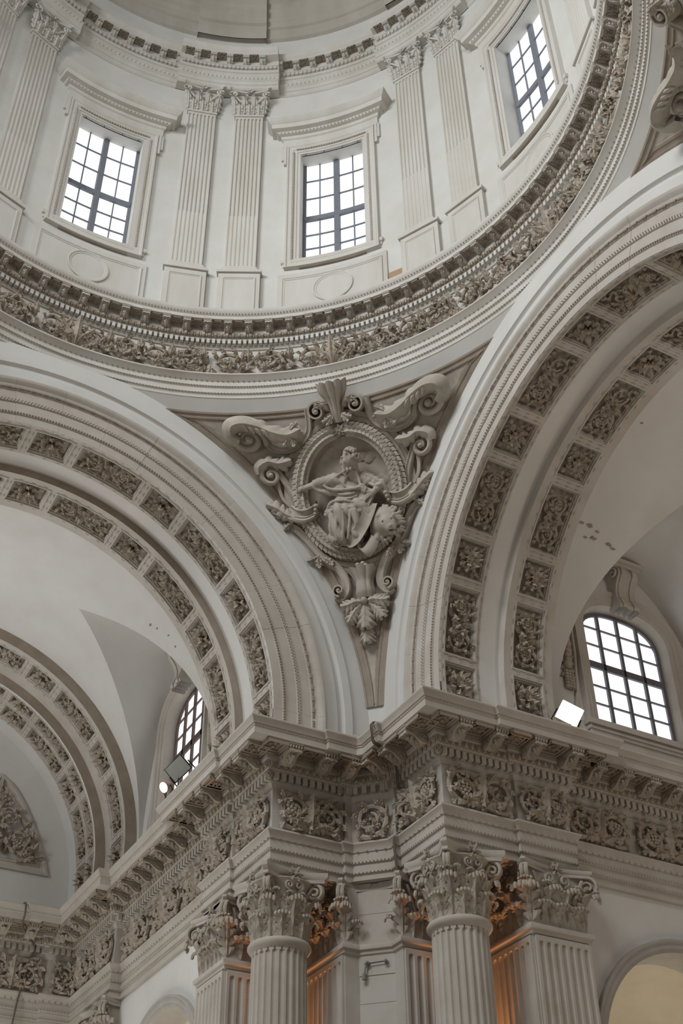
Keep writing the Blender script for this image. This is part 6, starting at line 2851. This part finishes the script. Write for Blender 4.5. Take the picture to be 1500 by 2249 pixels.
# orange uplights hidden low behind the two columns
for k, (x, y, lab) in enumerate(((-11.65, 8.35, 'orange uplight hidden behind the left column'), (-8.35, 11.65, 'orange uplight hidden behind the right column'))):
    root = empty('uplight', lab, 'spotlight', 'orange uplights behind the columns', loc=(x, y, -9.0))
    g = G()
    g.grid(np.array([[(r * math.cos(t_), r * math.sin(t_), z) for t_ in a] for r, z in ((.12, .0), (.12, -.25), (.07, -.32), (0, -.33))]), cv=True)
    build('can', g, M_COPPER, root)
    d = bpy.data.lights.new('uplight_beam', 'SPOT')
    d.energy, d.color, d.spot_size, d.spot_blend, d.shadow_soft_size = 420, (1.0, 0.40, 0.14), math.radians(52), .6, .08
    lo = bpy.data.objects.new('uplight_beam', d)
    COL.objects.link(lo)
    lo.parent = root
    lo.location = (0, 0, .02)
    lo.rotation_euler = (PI, 0, 0)


def cable(label, pts, r=.022, m=M_CABLE):
    g = G()
    g.tube(smooth_path(pts, 60), r, 6)
    o = build('cable', g, m)
    return tag(o, label, 'cable')


def ep(e, z, base, dirs):
    return (base[0] - dirs[0] * e, base[1] - dirs[1] * e, z)


B4 = (-7.84, 8.72)       # on the nosing near the inner break, right of the pier corner
for k, dx in enumerate((0, .07)):
    cable('dark cable looped over the cornice by the pier corner' if k == 0 else 'second dark cable beside the looped one at the pier corner',
          [(-8.0 + dx, 9.3, .08), (-8.0 + dx, 8.85, .06), (-8.0 + dx, 8.69, -.02), (-8.02 + dx, 8.72, -.25), (-8.1 + dx, 8.82, -.46), (-8.3 + dx, 9.3, -.50), (-8.5 + dx, 9.70, -.75), (-8.6 + dx, 9.78, -1.15), (-8.78 + dx, 10.02, -1.4), (-8.85 + dx * .5, 9.93, -2.35), (-8.9 + dx * .5, 9.80, -2.5), (-8.95 + dx * .5, 9.88, -3.4)])
cable('dark cable hanging down the far end entablature', [(-23.9, 4.52, .08), (-23.40, 4.52, .03), (-23.38, 4.55, -.35), (-23.7, 4.60, -.60), (-24.2, 5.0, -.75), (-24.4, 5.3, -1.0), (-24.52, 5.25, -1.3), (-24.45, 5.05, -2.4), (-24.42, 4.95, -3.4), (-24.6, 4.9, -5.5)], .03)

# hook and rod on the chamfer wall
root = empty('wall_hook', 'small wall bracket with hanging clip on the plain pier stone', 'bracket')
T45 = np.array([.7071, .7071])
N45 = np.array([.7071, -.7071])


def ch(s, o, z):
    p = np.array([-9.66, 9.66]) + T45 * s + N45 * o
    return (p[0], p[1], z)


g = G()
for s in (-.22, .24):
    g.tube([ch(s, 0, -5.42), ch(s, .10, -5.42)], .05, 10)
    g.ball(ch(s, .11, -5.42), .035, 8, 6)
build('stud', g, M_LAMPGR, root)
g = G()
g.tube([ch(-.30, .06, -5.43), ch(.24, .06, -5.41)], .012, 6)
build('rod', g, M_BLACK, root)
g = G()
g.tube([ch(-.26, .08, -5.45), ch(-.28, .08, -5.59), ch(-.30, .08, -5.67)], .02, 6)
g.tube([ch(-.30, .08, -5.67), ch(-.31, .08, -5.81)], .05, 8)
build('clip', g, M_LAMPGR, root)

# ------------------------------------------------------------------ flaking plaster on the vaults, bare patch in the drum


def peel(parent, c, right, r, seed):
    """a thin ragged flake lying on the barrel vault; c is a world point"""
    rr_ = random.Random(seed)
    c = Vector(c)
    ax = Vector((0, 1, 0)) if right else Vector((1, 0, 0))
    n = Vector((-c[0], 0, ZC - c[2])) if right else Vector((0, -c[1], ZC - c[2]))
    n.normalize()
    t = n.cross(ax)
    m = 11
    ring_ = []
    for i in range(m):
        a = 2 * PI * i / m
        k = r * rr_.uniform(.45, 1.2)
        ring_.append(c + ax * (k * 1.5 * math.cos(a)) + t * (k * .6 * math.sin(a)))
    V_ = [tuple(p + n * .012) for p in ring_] + [tuple(p - n * .02) for p in ring_] + [tuple(c + n * .016)]
    g = G()
    g.add(V_, quads=[(i, (i + 1) % m, m + (i + 1) % m, m + i) for i in range(m)], tris=[(i, (i + 1) % m, 2 * m) for i in range(m)])
    inv = parent.matrix_basis.inverted()
    g.map(lambda A: A @ np.array(inv)[:3, :3].T + np.array(inv)[:3, 3])
    build('peeled_patch', g, M_STAIN, parent, smooth=0)


for i, (c, r) in enumerate((((-4.82, 14.09, 6.41), .07), ((-4.83, 14.37, 6.41), .10), ((-4.89, 14.69, 6.35), .06), ((-5.06, 15.17, 6.19), .09), ((-5.11, 15.37, 6.13), .06), ((-5.08, 14.36, 6.16), .05), ((-5.04, 14.63, 6.20), .08), ((-1.94, 14.26, 8.03), .04))):
    peel(vaultR, c, True, r, 100 + i)
for i, (c, r) in enumerate((((-14.80, 5.74, 5.39), .05), ((-14.79, 5.48, 5.73), .04), ((-15.07, 5.18, 6.06), .04), ((-15.24, 5.0, 6.24), .05))):
    peel(vaultL, c, False, r, 200 + i)
g = G()
cbox(g, -.28, .30, 14.4, 15.55, .0, .02, 2)
o = build('bare_patch', g.map(cylmap(RW)), mat('bare_masonry', (0.42, 0.29, 0.18), scale=5), wall_drum, smooth=0)
o.rotation_euler = (0, 0, math.radians(122.9))
